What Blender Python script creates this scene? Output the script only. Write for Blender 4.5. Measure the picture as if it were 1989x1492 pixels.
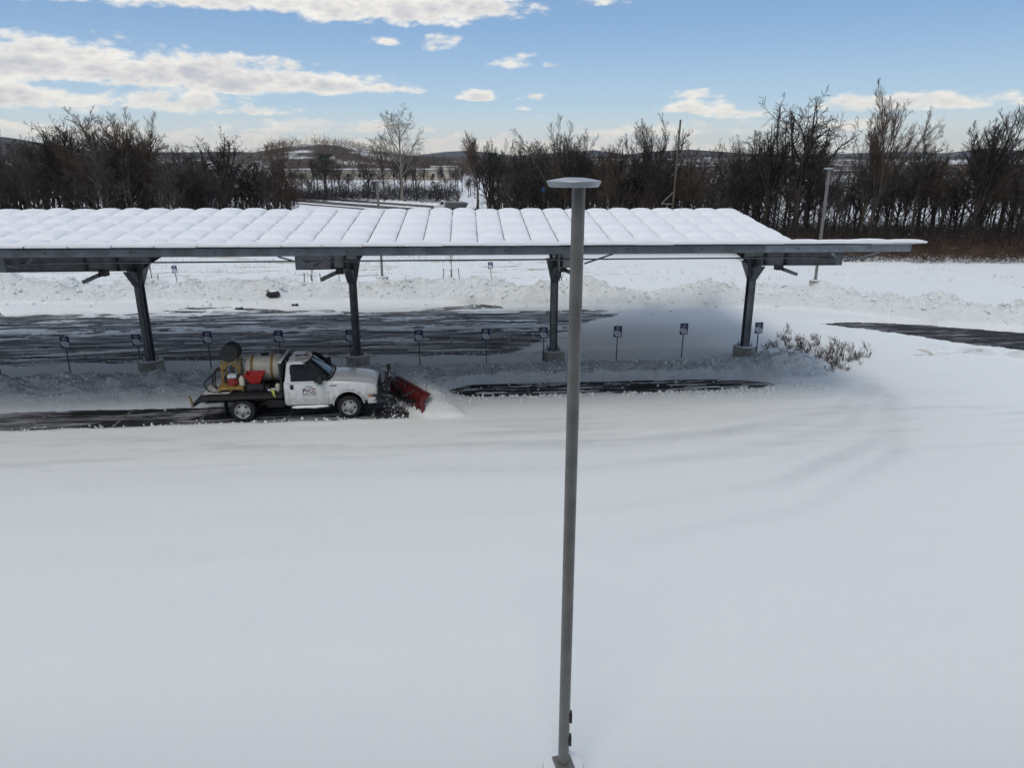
import bpy, bmesh, math, random
import numpy as np
from mathutils import Vector, Matrix, Euler

for o in list(bpy.data.objects):
    bpy.data.objects.remove(o, do_unlink=True)
scene = bpy.context.scene
COL = scene.collection
R = math.radians

# ------------------------------------------------------------------ camera
FPX, CX, CY, HOR, CAMH = 1390.0, 994.5, 746.0, 312.0, 8.5      # photograph pixels
PITCH = math.atan((CY - HOR) / FPX)
cam_d = bpy.data.cameras.new("camera")
cam = bpy.data.objects.new("camera", cam_d)
COL.objects.link(cam)
cam.location = (0, 0, CAMH)
cam.rotation_euler = (math.pi / 2 - PITCH, 0, 0)
cam_d.sensor_width = 36.0
cam_d.lens = 36.0 * FPX / 1989.0
cam_d.clip_start = 0.1
cam_d.clip_end = 60000
scene.camera = cam

# ------------------------------------------------------------------ sky, sun, exposure
SUN_EL, SUN_AZ = 58.0, 195.0           # azimuth clockwise from +Y (view direction): behind, a little left
world = bpy.data.worlds.new("World")
scene.world = world
world.use_nodes = True
scene.view_settings.view_transform = 'Standard'
scene.view_settings.look = 'None'
scene.view_settings.gamma = 1.0
scene.view_settings.exposure = -0.10
scene.render.engine = 'CYCLES'
scene.cycles.use_denoising = True
try:
    scene.cycles.denoiser = 'OPENIMAGEDENOISE'
except Exception:
    pass
scene.cycles.max_bounces = 5
scene.cycles.diffuse_bounces = 2
scene.cycles.glossy_bounces = 2
scene.cycles.transmission_bounces = 4
scene.cycles.volume_bounces = 0
scene.cycles.caustics_reflective = False
scene.cycles.caustics_refractive = False

sun_d = bpy.data.lights.new("sun", 'SUN')
sun_d.energy = 1.3
sun_d.angle = R(24)
sun_d.color = (1.0, 0.93, 0.82)
sun = bpy.data.objects.new("sun", sun_d)
COL.objects.link(sun)
_az = R(SUN_AZ)
_sd = Vector((math.sin(_az) * math.cos(R(SUN_EL)), math.cos(_az) * math.cos(R(SUN_EL)), math.sin(R(SUN_EL))))
sun.rotation_euler = _sd.to_track_quat('Z', 'Y').to_euler()
sun.location = (0, -20, 60)


class NT:
    """tiny helper for node graphs"""
    def __init__(s, nt):
        s.nt = nt
        s.n = nt.nodes
        s.l = nt.links
    def new(s, t, **kw):
        n = s.n.new(t)
        for k, v in kw.items():
            setattr(n, k, v)
        return n
    def set(s, sock, v):
        if hasattr(v, 'is_linked') or hasattr(v, 'links'):
            s.l.new(v, sock)
        elif v is not None:
            if isinstance(v, (tuple, list)) and len(v) == 3 and sock.type == 'RGBA':
                v = (*v, 1)
            sock.default_value = v
    def math(s, op, a, b=None, c=None, clamp=False):
        n = s.new('ShaderNodeMath', operation=op, use_clamp=clamp)
        s.set(n.inputs[0], a)
        if b is not None: s.set(n.inputs[1], b)
        if c is not None: s.set(n.inputs[2], c)
        return n.outputs[0]
    def mix(s, f, a, b, blend='MIX'):
        n = s.new('ShaderNodeMix', data_type='RGBA', blend_type=blend)
        s.set(n.inputs['Factor'], f)
        s.set(n.inputs[6], a)
        s.set(n.inputs[7], b)
        return n.outputs[2]
    def ramp(s, f, lo, hi, a=0.0, b=1.0, smooth=True):
        n = s.new('ShaderNodeMapRange', interpolation_type='SMOOTHSTEP' if smooth else 'LINEAR')
        s.set(n.inputs[0], f)
        for i, v in enumerate((lo, hi, a, b)):
            s.set(n.inputs[i + 1], v)
        return n.outputs[0]
    def noise(s, vec, scale, detail=4, rough=0.55, dist=0.0, dim='3D'):
        n = s.new('ShaderNodeTexNoise', noise_dimensions=dim)
        if vec is not None: s.l.new(vec, n.inputs['Vector'])
        n.inputs['Scale'].default_value = scale
        n.inputs['Detail'].default_value = detail
        n.inputs['Roughness'].default_value = rough
        n.inputs['Distortion'].default_value = dist
        return n.outputs[0]
    def mapping(s, vec, scale=(1, 1, 1), loc=(0, 0, 0), rot=(0, 0, 0)):
        n = s.new('ShaderNodeMapping')
        s.l.new(vec, n.inputs[0])
        n.inputs['Scale'].default_value = scale
        n.inputs['Location'].default_value = loc
        n.inputs['Rotation'].default_value = rot
        return n.outputs[0]
    def combine(s, x, y, z):
        n = s.new('ShaderNodeCombineXYZ')
        s.set(n.inputs[0], x); s.set(n.inputs[1], y); s.set(n.inputs[2], z)
        return n.outputs[0]


def build_sky():
    g = NT(world.node_tree)
    g.n.clear()
    out = g.new('ShaderNodeOutputWorld')
    bg = g.new('ShaderNodeBackground')
    sky = g.new('ShaderNodeTexSky', sky_type='NISHITA')
    sky.sun_disc = False
    sky.sun_elevation = R(SUN_EL)
    sky.sun_rotation = R(SUN_AZ)
    sky.altitude = 150
    sky.air_density = 1.0
    sky.dust_density = 0.3
    sky.ozone_density = 1.0
    tc = g.new('ShaderNodeTexCoord')
    sep = g.new('ShaderNodeSeparateXYZ')
    g.l.new(tc.outputs['Generated'], sep.inputs[0])
    x, y, z = sep.outputs
    az = g.math('MULTIPLY', g.math('ARCTAN2', x, y), 180 / math.pi)      # degrees, 0 = view direction
    el = g.math('MULTIPLY', g.math('ARCSINE', z), 180 / math.pi)
    # cloud banks over this horizon, in degrees of azimuth and elevation
    def warp(dz):                                    # the same point of sky, or one a little higher up
        e2 = g.math('ADD', el, dz) if dz else el
        p = g.combine(az, g.math('MULTIPLY', e2, 2.3), 0.0)
        big = g.noise(p, 0.085, 2, 0.5, 0.0, '2D')
        puff = g.noise(p, 0.33, 7 if not dz else 4, 0.62, 0.0, '2D')
        n = g.math('ADD', g.math('MULTIPLY', g.math('SUBTRACT', big, 0.5), 1.6), g.math('MULTIPLY', g.math('SUBTRACT', puff, 0.5), 2.1))
        if not dz:
            vor = g.new('ShaderNodeTexVoronoi', feature='F1', voronoi_dimensions='2D')
            g.l.new(g.mapping(p, (1, 1, 1)), vor.inputs['Vector']); vor.inputs['Scale'].default_value = 0.55
            vor.inputs['Detail'].default_value = 2.0; vor.inputs['Roughness'].default_value = 0.55
            return n, e2, g.math('MULTIPLY', g.math('SUBTRACT', 0.50, vor.outputs['Distance']), 0.9)
        return n, e2, None
    # (az, el of the flat base, half width, height above the base, strength)
    banks = [(-34.0, 4.55, 15.0, 3.3, 1.8), (-22.0, 4.45, 11.0, 2.5, 1.7), (-14.5, 4.55, 7.5, 1.7, 1.5), (-9.8, 4.7, 3.6, 1.0, 1.0),
             (-33.0, 3.0, 10.0, 1.9, 1.5), (-25.5, 3.05, 8.0, 1.9, 1.4), (-19.5, 3.1, 4.0, .9, .9), (-14.0, 1.9, 8.5, 1.0, 1.0), (-30, 1.3, 12.0, 1.2, 1.1), (-20, .9, 14.0, 1.1, 1.1),
             (-8.5, 9.3, 11.5, 3.6, 1.7), (-24, 9.7, 15.0, 3.4, 1.9), (-33, 9.4, 10.0, 3.0, 1.7),
             (6.3, 10.35, 2.6, 1.4, 1.1), (-5.1, 7.6, 2.3, 1.15, 1.15), (-8.9, 7.85, 1.9, .75, .9), (0.3, 6.5, 2.0, 1.1, 1.0), (2.6, 6.5, 1.6, .6, .8), (-2.6, 4.25, 1.9, .80, 1.15),
             (1.5, 4.25, 1.7, .75, 1.1), (1.0, 3.55, .9, .45, 1.0), (1.9, 3.05, .5, .3, .9), (13.8, 3.3, 3.6, 1.1, 1.15), (13.6, 4.25, 2.4, .9, 1.05), (17.6, 2.9, 3.4, .9, 1.0), (12.0, 1.7, 8.0, 1.0, .95),
             (28.0, 3.15, 9.0, 1.35, 1.25), (23, 2.0, 10.0, .9, .8), (-3.0, .5, 34.0, 1.3, .95)]
    def field(e2):
        acc = None
        for (a0, e0, wa, hh, s_) in banks:
            dx = g.math('DIVIDE', g.math('SUBTRACT', az, a0), wa)
            up_ = g.math('SUBTRACT', e2, e0 + hh * 0.30)
            dy = g.math('ADD', g.math('MULTIPLY', g.math('MAXIMUM', up_, 0.0), 1.0 / (hh * 0.78)), g.math('MULTIPLY', g.math('MINIMUM', up_, 0.0), -1.0 / (hh * 0.36)))
            r2 = g.math('ADD', g.math('MULTIPLY', dx, dx), g.math('MULTIPLY', dy, dy))
            v = g.math('MAXIMUM', g.math('MULTIPLY', g.math('SUBTRACT', 1.0, r2), s_), -1.2)
            acc = v if acc is None else g.math('MAXIMUM', acc, v)
        return acc
    nA, eA, lump = warp(0.0)
    nB, eB, _ = warp(0.42)
    f0 = field(eA)
    # the same broken cloud goes on over the rest of the sky
    q = g.mapping(tc.outputs['Generated'], (1, 1, 2.2))
    broad = g.noise(q, 2.3, 4, 0.55)
    rest = g.math('MULTIPLY', g.math('SUBTRACT', broad, 0.43), 6.0)
    away = g.math('MAXIMUM', g.ramp(el, 12.5, 18.0), g.ramp(g.math('ABSOLUTE', az), 40.0, 52.0))
    acc = g.math('ADD', g.math('MULTIPLY', f0, g.math('SUBTRACT', 1.0, away)), g.math('MULTIPLY', rest, away))
    dens = g.math('ADD', acc, g.math('ADD', nA, lump))
    cov = g.ramp(dens, -0.10, 1.0)
    # sunlit tops and edges, grey undersides
    up = g.math('SUBTRACT', nA, nB)
    thick = g.ramp(dens, 0.45, 1.9)
    lit = g.math('SUBTRACT', g.math('ADD', 0.92, g.math('MULTIPLY', up, 0.60)), g.math('MULTIPLY', thick, 0.75), clamp=True)
    cloud = g.mix(lit, (0.62, 0.63, 0.68), (1.10, 1.05, 0.96))
    warm = g.ramp(el, 0.0, 5.5, 1.0, 0.0)
    cloud = g.mix(g.math('MULTIPLY', warm, 0.55), cloud, (1.06, 0.99, 0.84))
    def bright(c):                                  # picture units -> units of the sky texture
        n = g.new('ShaderNodeVectorMath', operation='SCALE')
        g.set(n.inputs[0], c); n.inputs[3].default_value = 1.0 / SKY_STRENGTH
        return n.outputs[0]
    base = g.mix(g.ramp(el, 1.0, 16.0, 0.85, 0.25), sky.outputs[0], bright(g.mix(g.ramp(el, 1.0, 11.0), (0.60, 0.80, 0.93), (0.235, 0.47, 0.88))))
    base = g.mix(g.ramp(el, -0.5, 4.4, 0.90, 0.0), base, bright((1.0, 0.94, 0.80)))
    final = g.mix(g.math('MULTIPLY', cov, 0.96), base, bright(cloud))
    g.l.new(final, bg.inputs[0])
    bg.inputs[1].default_value = SKY_STRENGTH
    g.l.new(bg.outputs[0], out.inputs[0])

SKY_STRENGTH = 0.10
build_sky()
world.cycles.sampling_method = 'MANUAL'
world.cycles.sample_map_resolution = 512

# ------------------------------------------------------------------ frames and noise
ROW_A = R(5.5)                                    # the canopy row runs 5.5 degrees off the picture plane
UX, UY = math.cos(ROW_A), math.sin(ROW_A)
V0 = 29.88                                        # distance of the column line in the row frame
def W(u, v, z=0.0):
    return Vector((UX * u - UY * v, UY * u + UX * v, z))
def to_uv(x, y):
    return UX * x + UY * y, -UY * x + UX * y
def at(px, D):                                    # world x of a picture column at forward distance D, eye height
    return (px - CX) / FPX * D / math.cos(PITCH) * 1.0
def elev(py):                                     # tangent of the angle above the horizon for a picture row
    return math.tan(math.atan((CY - py) / FPX) - PITCH)

_rng = np.random.default_rng(7)
_PERM = _rng.permutation(512)
_ANG = _rng.random(512) * 2 * np.pi
_GX, _GY = np.cos(_ANG), np.sin(_ANG)
def perlin(x, y, seed=0):
    x = np.asarray(x, float) + seed * 17.13
    y = np.asarray(y, float) - seed * 9.71
    xi = np.floor(x).astype(int); yi = np.floor(y).astype(int)
    xf = x - xi; yf = y - yi
    u = xf * xf * xf * (xf * (xf * 6 - 15) + 10); v = yf * yf * yf * (yf * (yf * 6 - 15) + 10)
    def gr(ix, iy, dx, dy):
        h = _PERM[(_PERM[ix & 511] + iy) & 511]
        return _GX[h] * dx + _GY[h] * dy
    a = gr(xi, yi, xf, yf); b = gr(xi + 1, yi, xf - 1, yf)
    c = gr(xi, yi + 1, xf, yf - 1); d = gr(xi + 1, yi + 1, xf - 1, yf - 1)
    return (a + (b - a) * u) * (1 - v) + (c + (d - c) * u) * v
def fbm(x, y, octv=4, seed=0, gain=0.5):
    s = 0; a = 1.0; f = 1.0
    for i in range(octv):
        s = s + a * perlin(np.asarray(x) * f, np.asarray(y) * f, seed + i)
        a *= gain; f *= 2.03
    return s
def sstep(x, a, b):
    t = np.clip((np.asarray(x, float) - a) / (b - a), 0, 1)
    return t * t * (3 - 2 * t)

# ------------------------------------------------------------------ materials
MATS = {}
def mat(name, col, rough=0.6, metal=0.0, var=0.12, vscale=6.0, bump=0.0, bscale=40.0, spec=0.5, col2=None, coat=0.0, stretch=(1, 1, 1)):
    if name in MATS: return MATS[name]
    m = bpy.data.materials.new(name); m.use_nodes = True
    g = NT(m.node_tree); b = g.n['Principled BSDF']
    tc = g.new('ShaderNodeTexCoord')
    vec = g.mapping(tc.outputs['Object'], stretch)
    n = g.noise(vec, vscale, 5, 0.6)
    c2 = col2 or tuple(min(1, c * (1 + var * 2)) for c in col)
    c1 = col if col2 else tuple(c * (1 - var) for c in col)
    f = g.ramp(n, 0.3, 0.7)
    g.l.new(g.mix(f, c1, c2), b.inputs['Base Color'])
    b.inputs['Roughness'].default_value = rough
    b.inputs['Metallic'].default_value = metal
    b.inputs['Specular IOR Level'].default_value = spec
    b.inputs['Coat Weight'].default_value = coat
    if bump:
        bn = g.new('ShaderNodeBump'); bn.inputs['Strength'].default_value = bump; bn.inputs['Distance'].default_value = 0.02
        g.l.new(g.noise(vec, bscale, 4, 0.6), bn.inputs['Height']); g.l.new(bn.outputs[0], b.inputs['Normal'])
    MATS[name] = m
    return m

# ------------------------------------------------------------------ mesh building
def smooth_path(pts, k=5):
    p = [np.array(q, float) for q in pts]; p = [2 * p[0] - p[1]] + p + [2 * p[-1] - p[-2]]; out = []
    for i in range(1, len(p) - 2):
        for t in np.linspace(0, 1, k, endpoint=False):
            a, b, c, d = p[i - 1], p[i], p[i + 1], p[i + 2]
            out.append(tuple(.5 * ((2 * b) + (c - a) * t + (2 * a - 5 * b + 4 * c - d) * t ** 2 + (3 * b - a - 3 * c + d) * t ** 3)))
    return out + [tuple(p[-2])]
class MB:
    def __init__(s):
        s.v = []; s.f = []
    def add(s, vs, fs):
        o = len(s.v)
        s.v.extend([tuple(p) for p in vs]); s.f.extend([tuple(i + o for i in q) for q in fs])
        return s
    def box(s, c, d, rot=None, bev=0.0):
        x, y, z = d[0] / 2, d[1] / 2, d[2] / 2
        m = (rot if isinstance(rot, Matrix) else Euler(rot).to_matrix()) if rot is not None else None
        c = Vector(c)
        if bev <= 0:
            vs = [Vector((sx * x, sy * y, sz * z)) for sx in (-1, 1) for sy in (-1, 1) for sz in (-1, 1)]
            fs = [(0, 1, 3, 2), (4, 6, 7, 5), (0, 4, 5, 1), (2, 3, 7, 6), (0, 2, 6, 4), (1, 5, 7, 3)]
        else:
            bm = bmesh.new(); bmesh.ops.create_cube(bm, size=1.0)
            for v in bm.verts: v.co = Vector((v.co.x * d[0], v.co.y * d[1], v.co.z * d[2]))
            bmesh.ops.bevel(bm, geom=bm.edges[:], offset=bev, segments=2, affect='EDGES', profile=0.6)
            bm.verts.index_update()
            vs = [v.co.copy() for v in bm.verts]; fs = [[v.index for v in f.verts] for f in bm.faces]; bm.free()
        return s.add([(m @ p if m else p) + c for p in vs], fs)
    def bar(s, a, b, w, h=None, up=(0, 0, 1)):
        a, b = Vector(a), Vector(b); h = h or w
        t = (b - a); L = t.length; t.normalize()
        sd = t.cross(Vector(up))
        if sd.length < 1e-4: sd = t.cross(Vector((1, 0, 0)))
        sd.normalize(); u = sd.cross(t)
        m = Matrix((t, sd, u)).transposed()
        return s.box((a + b) / 2, (L, w, h), m)
    def tube(s, pts, rad, n=8, cap=True):
        pts = [Vector(p) for p in pts]; K = len(pts)
        rad = [rad] * K if not hasattr(rad, '__len__') else rad
        rings = []; prev = None
        for i, p in enumerate(pts):
            t = (pts[min(i + 1, K - 1)] - pts[max(i - 1, 0)]).normalized()
            if prev is None:
                prev = t.cross(Vector((0.31, 0.2, 0.93))) 
                if prev.length < 1e-3: prev = t.cross(Vector((1, 0, 0)))
            prev = (prev - t * prev.dot(t)).normalized(); q = t.cross(prev)
            rings.append([p + (prev * math.cos(2 * math.pi * k / n) + q * math.sin(2 * math.pi * k / n)) * rad[i] for k in range(n)])
        vs = [p for r in rings for p in r]
        fs = [(i * n + k, i * n + (k + 1) % n, (i + 1) * n + (k + 1) % n, (i + 1) * n + k) for i in range(K - 1) for k in range(n)]
        if cap: fs += [tuple(range(n - 1, -1, -1)), tuple((K - 1) * n + k for k in range(n))]
        return s.add(vs, fs)
    def lathe(s, prof, n=24, axis='z', c=(0, 0, 0), cap=True):
        vs = []; K = len(prof)
        for (r, h) in prof:
            for k in range(n):
                a = 2 * math.pi * k / n; x, y = r * math.cos(a), r * math.sin(a)
                p = (x, y, h) if axis == 'z' else ((h, x, y) if axis == 'x' else (x, h, y))
                vs.append(Vector(p) + Vector(c))
        fs = [(i * n + k, i * n + (k + 1) % n, (i + 1) * n + (k + 1) % n, (i + 1) * n + k) for i in range(K - 1) for k in range(n)]
        if cap and prof[0][0] > 1e-5: fs.append(tuple(range(n - 1, -1, -1)))
        if cap and prof[-1][0] > 1e-5: fs.append(tuple((K - 1) * n + k for k in range(n)))
        return s.add(vs, fs)
    def prism(s, poly, axis, a, b):              # 2-d polygon extruded along an axis from a to b
        def mk(p, q, t): return {'x': (t, p, q), 'y': (p, t, q), 'z': (p, q, t)}[axis]
        n = len(poly)
        vs = [mk(p, q, a) for p, q in poly] + [mk(p, q, b) for p, q in poly]
        fs = [tuple(range(n)), tuple(range(2 * n - 1, n - 1, -1))] + [(i, i + n, (i + 1) % n + n, (i + 1) % n) for i in range(n)]
        return s.add(vs, fs)
    def grid(s, rows, close=False):              # list of equal-length rows of points
        n = len(rows[0]); vs = [p for r in rows for p in r]
        fs = [(i * n + k, i * n + (k + 1) % n, (i + 1) * n + (k + 1) % n, (i + 1) * n + k) for i in range(len(rows) - 1) for k in range(n if close else n - 1)]
        return s.add(vs, fs)
    def mesh(s, name, angle=35):
        me = bpy.data.meshes.new(name)
        me.from_pydata([tuple(p) for p in s.v], [], s.f)
        bm = bmesh.new(); bm.from_mesh(me)
        bmesh.ops.recalc_face_normals(bm, faces=bm.faces[:])
        ca = math.radians(angle)
        for f in bm.faces: f.smooth = True
        for e in bm.edges:
            if len(e.link_faces) != 2 or e.calc_face_angle(9) > ca: e.smooth = False
        bm.to_mesh(me); bm.free()
        return me

def link(name, me, m, parent=None, loc=None, rot=None):
    o = bpy.data.objects.new(name, me)
    COL.objects.link(o)
    if me is not None and m is not None and len(me.materials) == 0: me.materials.append(m)
    if parent is not None: o.parent = parent
    if loc is not None: o.location = loc
    if rot is not None: o.rotation_euler = rot
    return o
def obj(name, mb, m, parent=None, loc=None, rot=None, angle=35):
    return link(name, mb.mesh(name, angle), m, parent, loc, rot)
def tag(o, label, cat=None, group=None, kind=None):
    o['label'] = label
    if cat: o['category'] = cat
    if group: o['group'] = group
    if kind: o['kind'] = kind
    return o
def thing(name, loc, rz, label, cat, group=None):
    o = bpy.data.objects.new(name, None); COL.objects.link(o)
    o.empty_display_size = 0.2
    o.location = loc; o.rotation_euler = (0, 0, rz)
    return tag(o, label, cat, group)
def copy_tree(o, parent=None):
    c = o.copy(); COL.objects.link(c); c.parent = parent
    for ch in o.children: copy_tree(ch, c)
    return c
def np_mesh(name, v, quads=None, tris=None, smooth=True):
    """fast mesh from numpy arrays"""
    me = bpy.data.meshes.new(name)
    v = np.asarray(v, np.float32).reshape(-1, 3)
    me.vertices.add(len(v)); me.vertices.foreach_set('co', v.ravel())
    parts = [np.asarray(a) for a in (quads, tris) if a is not None and len(a)]
    loops = np.concatenate([a.ravel() for a in parts]).astype(np.int32)
    tot = np.concatenate([np.full(len(a), a.shape[1]) for a in parts]).astype(np.int32)
    start = np.concatenate([[0], np.cumsum(tot)[:-1]]).astype(np.int32)
    me.loops.add(len(loops)); me.loops.foreach_set('vertex_index', loops)
    me.polygons.add(len(tot)); me.polygons.foreach_set('loop_start', start)
    me.update(calc_edges=True)
    if smooth: me.polygons.foreach_set('use_smooth', np.ones(len(tot), bool))
    me.validate()
    return me
def grid_mesh(name, X, Y, Z):
    n, m = X.shape
    idx = np.arange(n * m).reshape(n, m)
    q = np.stack([idx[:-1, :-1], idx[:-1, 1:], idx[1:, 1:], idx[1:, :-1]], -1).reshape(-1, 4)
    return np_mesh(name, np.stack([X, Y, Z], -1), quads=q)
def strands_mesh(name, sets):
    """sets of (P (N,K,3), R (N,K), sides) -> one mesh of tapered tubes"""
    V, Q, off = [], [], 0
    for P, Rd, S in sets:
        N, K, _ = P.shape
        if N == 0: continue
        T = np.empty_like(P)
        T[:, 1:-1] = P[:, 2:] - P[:, :-2]; T[:, 0] = P[:, 1] - P[:, 0]; T[:, -1] = P[:, -1] - P[:, -2]
        T /= np.linalg.norm(T, axis=2, keepdims=True) + 1e-9
        ref = np.where(np.abs(T[..., 2:3]) < 0.8, np.array([0, 0, 1.0]), np.array([1.0, 0, 0]))
        A = np.cross(T, ref); A /= np.linalg.norm(A, axis=2, keepdims=True) + 1e-9
        B = np.cross(T, A)
        an = np.arange(S) * 2 * np.pi / S
        ring = P[:, :, None, :] + Rd[:, :, None, None] * (A[:, :, None, :] * np.cos(an)[None, None, :, None] + B[:, :, None, :] * np.sin(an)[None, None, :, None])
        V.append(ring.reshape(-1, 3))
        base = off + (np.arange(N)[:, None, None] * K + np.arange(K - 1)[None, :, None]) * S
        s = np.arange(S)[None, None, :]; s2 = (s + 1) % S
        q = np.stack([base + s, base + s2, base + S + s2, base + S + s], -1).reshape(-1, 4)
        Q.append(q); off += N * K * S
    return np_mesh(name, np.concatenate(V), quads=np.concatenate(Q))

# ------------------------------------------------------------------ terrain
ROADA = np.array([-15.0, 200.0]); ROADD = np.array([-0.70, 0.714])
def terrain(x, y):
    x = np.asarray(x, float); y = np.asarray(y, float)
    r = y + 0.0
    drop = -5.3 * sstep(r, 74, 150)
    rise = 5.2 * sstep(r, 225, 350) + 5.0 * sstep(r, 420, 800)
    z = drop + rise
    z = z + 19.0 * np.exp(-(((x + 160) / 75) ** 2 + ((y - 620) / 110) ** 2))
    z = z + 9.0 * sstep(r, 700, 1500) * (0.5 + fbm(x / 420, y / 420, 3, 5))
    z = z + fbm(x / 30, y / 30, 3, 3) * 0.5 * sstep(r, 75, 130)
    # the highway bench
    s = (x - ROADA[0]) * ROADD[0] + (y - ROADA[1]) * ROADD[1]
    d = (x - ROADA[0]) * ROADD[1] - (y - ROADA[1]) * ROADD[0]
    w = np.exp(-(d / 16.0) ** 4) * (r > 120) * (r < 800)
    z = z * (1 - w) + (-4.4 + 0.0 * s) * w
    return z

def snow_material():
    m = bpy.data.materials.new("snow"); m.use_nodes = True
    g = NT(m.node_tree); b = g.n['Principled BSDF']
    tc = g.new('ShaderNodeTexCoord'); P = tc.outputs['Object']
    at_ = g.new('ShaderNodeAttribute', attribute_name='dirt')
    rg = g.new('ShaderNodeAttribute', attribute_name='rough')
    n = g.noise(P, 1.7, 7, 0.65)
    stain = g.ramp(g.math('ADD', n, g.math('MULTIPLY', at_.outputs['Fac'], 0.34)), 0.62, 0.92)
    stain = g.math('MULTIPLY', stain, g.ramp(at_.outputs['Fac'], 0.02, 0.2))
    soft = g.mix(g.noise(g.mapping(P, (0.05, 0.35, 1)), 1.0, 4, 0.6), (0.82, 0.86, 0.855), (0.88, 0.905, 0.89))
    ic = g.new('ShaderNodeAttribute', attribute_name='icy_shade')
    soft = g.mix(g.math('MULTIPLY', ic.outputs['Fac'], g.ramp(n, .25, .6, .35, .8)), soft, (0.44, 0.47, 0.49))  # packed-ice grey that also paints in the soft shading of the tracks
    col = g.mix(stain, soft, (0.47, 0.42, 0.33))
    g.l.new(col, b.inputs['Base Color'])
    b.inputs['Roughness'].default_value = 0.75
    b.inputs['Specular IOR Level'].default_value = 0.25
    bn = g.new('ShaderNodeBump'); bn.inputs['Distance'].default_value = 0.11
    g.set(bn.inputs['Strength'], g.math('ADD', 0.10, g.math('MULTIPLY', rg.outputs['Fac'], 0.85)))
    h = g.math('ADD', g.noise(P, 9.0, 5, 0.65), g.math('MULTIPLY', g.noise(P, 2.2, 3), 0.6))
    g.l.new(h, bn.inputs['Height']); g.l.new(bn.outputs[0], b.inputs['Normal'])
    return m
M_SNOW = snow_material()

def field_material():
    m = bpy.data.materials.new("snowy_field"); m.use_nodes = True
    g = NT(m.node_tree); b = g.n['Principled BSDF']
    tc = g.new('ShaderNodeTexCoord'); P = tc.outputs['Object']
    n = g.noise(g.mapping(P, (0.05, 0.28, 1)), 1.0, 8, 0.62)
    sep = g.new('ShaderNodeSeparateXYZ'); g.l.new(P, sep.inputs[0])
    far = g.ramp(sep.outputs[1], 52, 58)
    grass = g.math('MULTIPLY', g.ramp(n, 0.60, 0.70), far)
    wood = g.ramp(sep.outputs[1], 400, 520)
    col = g.mix(grass, (0.84, 0.86, 0.87), (0.36, 0.29, 0.19))
    col = g.mix(g.math('MULTIPLY', wood, g.ramp(g.noise(P, 0.02, 6, .65), 0.40, 0.50)), col, (0.085, 0.068, 0.054))
    litter = g.math('MULTIPLY', g.ramp(sep.outputs[1], 66, 73), g.ramp(sep.outputs[1], 150, 178, 1.0, 0.0))     # leaf litter under the near woods
    col = g.mix(g.math('MULTIPLY', litter, g.ramp(g.noise(P, 0.16, 6, .65), 0.34, 0.46)), col, (0.075, 0.058, 0.045))
    g.l.new(col, b.inputs['Base Color']); b.inputs['Roughness'].default_value = 0.8; b.inputs['Specular IOR Level'].default_value = 0.2
    return m

gx = np.concatenate([-np.geomspace(7000, 60, 60), np.linspace(-58, 58, 59), np.geomspace(60, 7000, 60)])
gy = np.concatenate([[-900, -200, -60, -20], np.linspace(0, 60, 21), np.linspace(63, 420, 120), np.geomspace(430, 6200, 60)])
GX, GY = np.meshgrid(gx, gy)
ground = link("ground", grid_mesh("ground", GX, GY, terrain(GX, GY) - 0.03), field_material())
tag(ground, "open snowy field and land reaching back to the hills", kind="structure")

# ------------------------------------------------------------------ asphalt lot under the snow
def asphalt_material():
    m = bpy.data.materials.new("asphalt"); m.use_nodes = True
    g = NT(m.node_tree); b = g.n['Principled BSDF']
    P = g.new('ShaderNodeTexCoord').outputs['Object']
    fine = g.noise(P, 60, 4, 0.7)
    base = g.mix(fine, (0.010, 0.0105, 0.012), (0.032, 0.033, 0.036))
    s1 = g.noise(g.mapping(P, (0.30, 2.2, 1)), 1.0, 9, 0.74, 0.9)
    s2 = g.noise(g.mapping(P, (0.6, 3.2, 1), (3, 1, 0)), 1.0, 5, 0.6)
    sep = g.new('ShaderNodeSeparateXYZ'); g.l.new(P, sep.inputs[0])
    rear = g.ramp(sep.outputs[1], 29.5, 31.0)
    streak = g.math('ADD', g.math('MULTIPLY', s1, 0.75), g.math('MULTIPLY', s2, 0.25))
    thr = g.math('ADD', g.math('MULTIPLY', rear, 0.035), g.math('MULTIPLY', g.ramp(sep.outputs[0], -2.0, -5.0), g.math('MULTIPLY', g.math('SUBTRACT', 1.0, rear), 0.02)))
    thr = g.math('SUBTRACT', thr, g.math('MULTIPLY', g.ramp(sep.outputs[0], 14.0, 18.0), 0.05))
    film = g.ramp(g.math('ADD', streak, thr), 0.475, 0.64)
    col = g.mix(g.math('MULTIPLY', film, 0.72), base, (0.62, 0.63, 0.65))
    g.l.new(col, b.inputs['Base Color'])
    b.inputs['Roughness'].default_value = 0.75
    b.inputs['Specular IOR Level'].default_value = 0.22
    bn = g.new('ShaderNodeBump'); bn.inputs['Strength'].default_value = 0.35; bn.inputs['Distance'].default_value = 0.01
    g.l.new(fine, bn.inputs['Height']); g.l.new(bn.outputs[0], b.inputs['Normal'])
    return m
lot = obj("parking_lot", MB().add([(-60, 14, 0), (45, 14, 0), (45, 46.5, 0), (-60, 46.5, 0)], [(0, 1, 2, 3)]), asphalt_material(), rot=(0, 0, ROW_A))
lot.location = (0, 0, 0)
tag(lot, "dark wet asphalt parking lot streaked with plowed snow", kind="structure")

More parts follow.
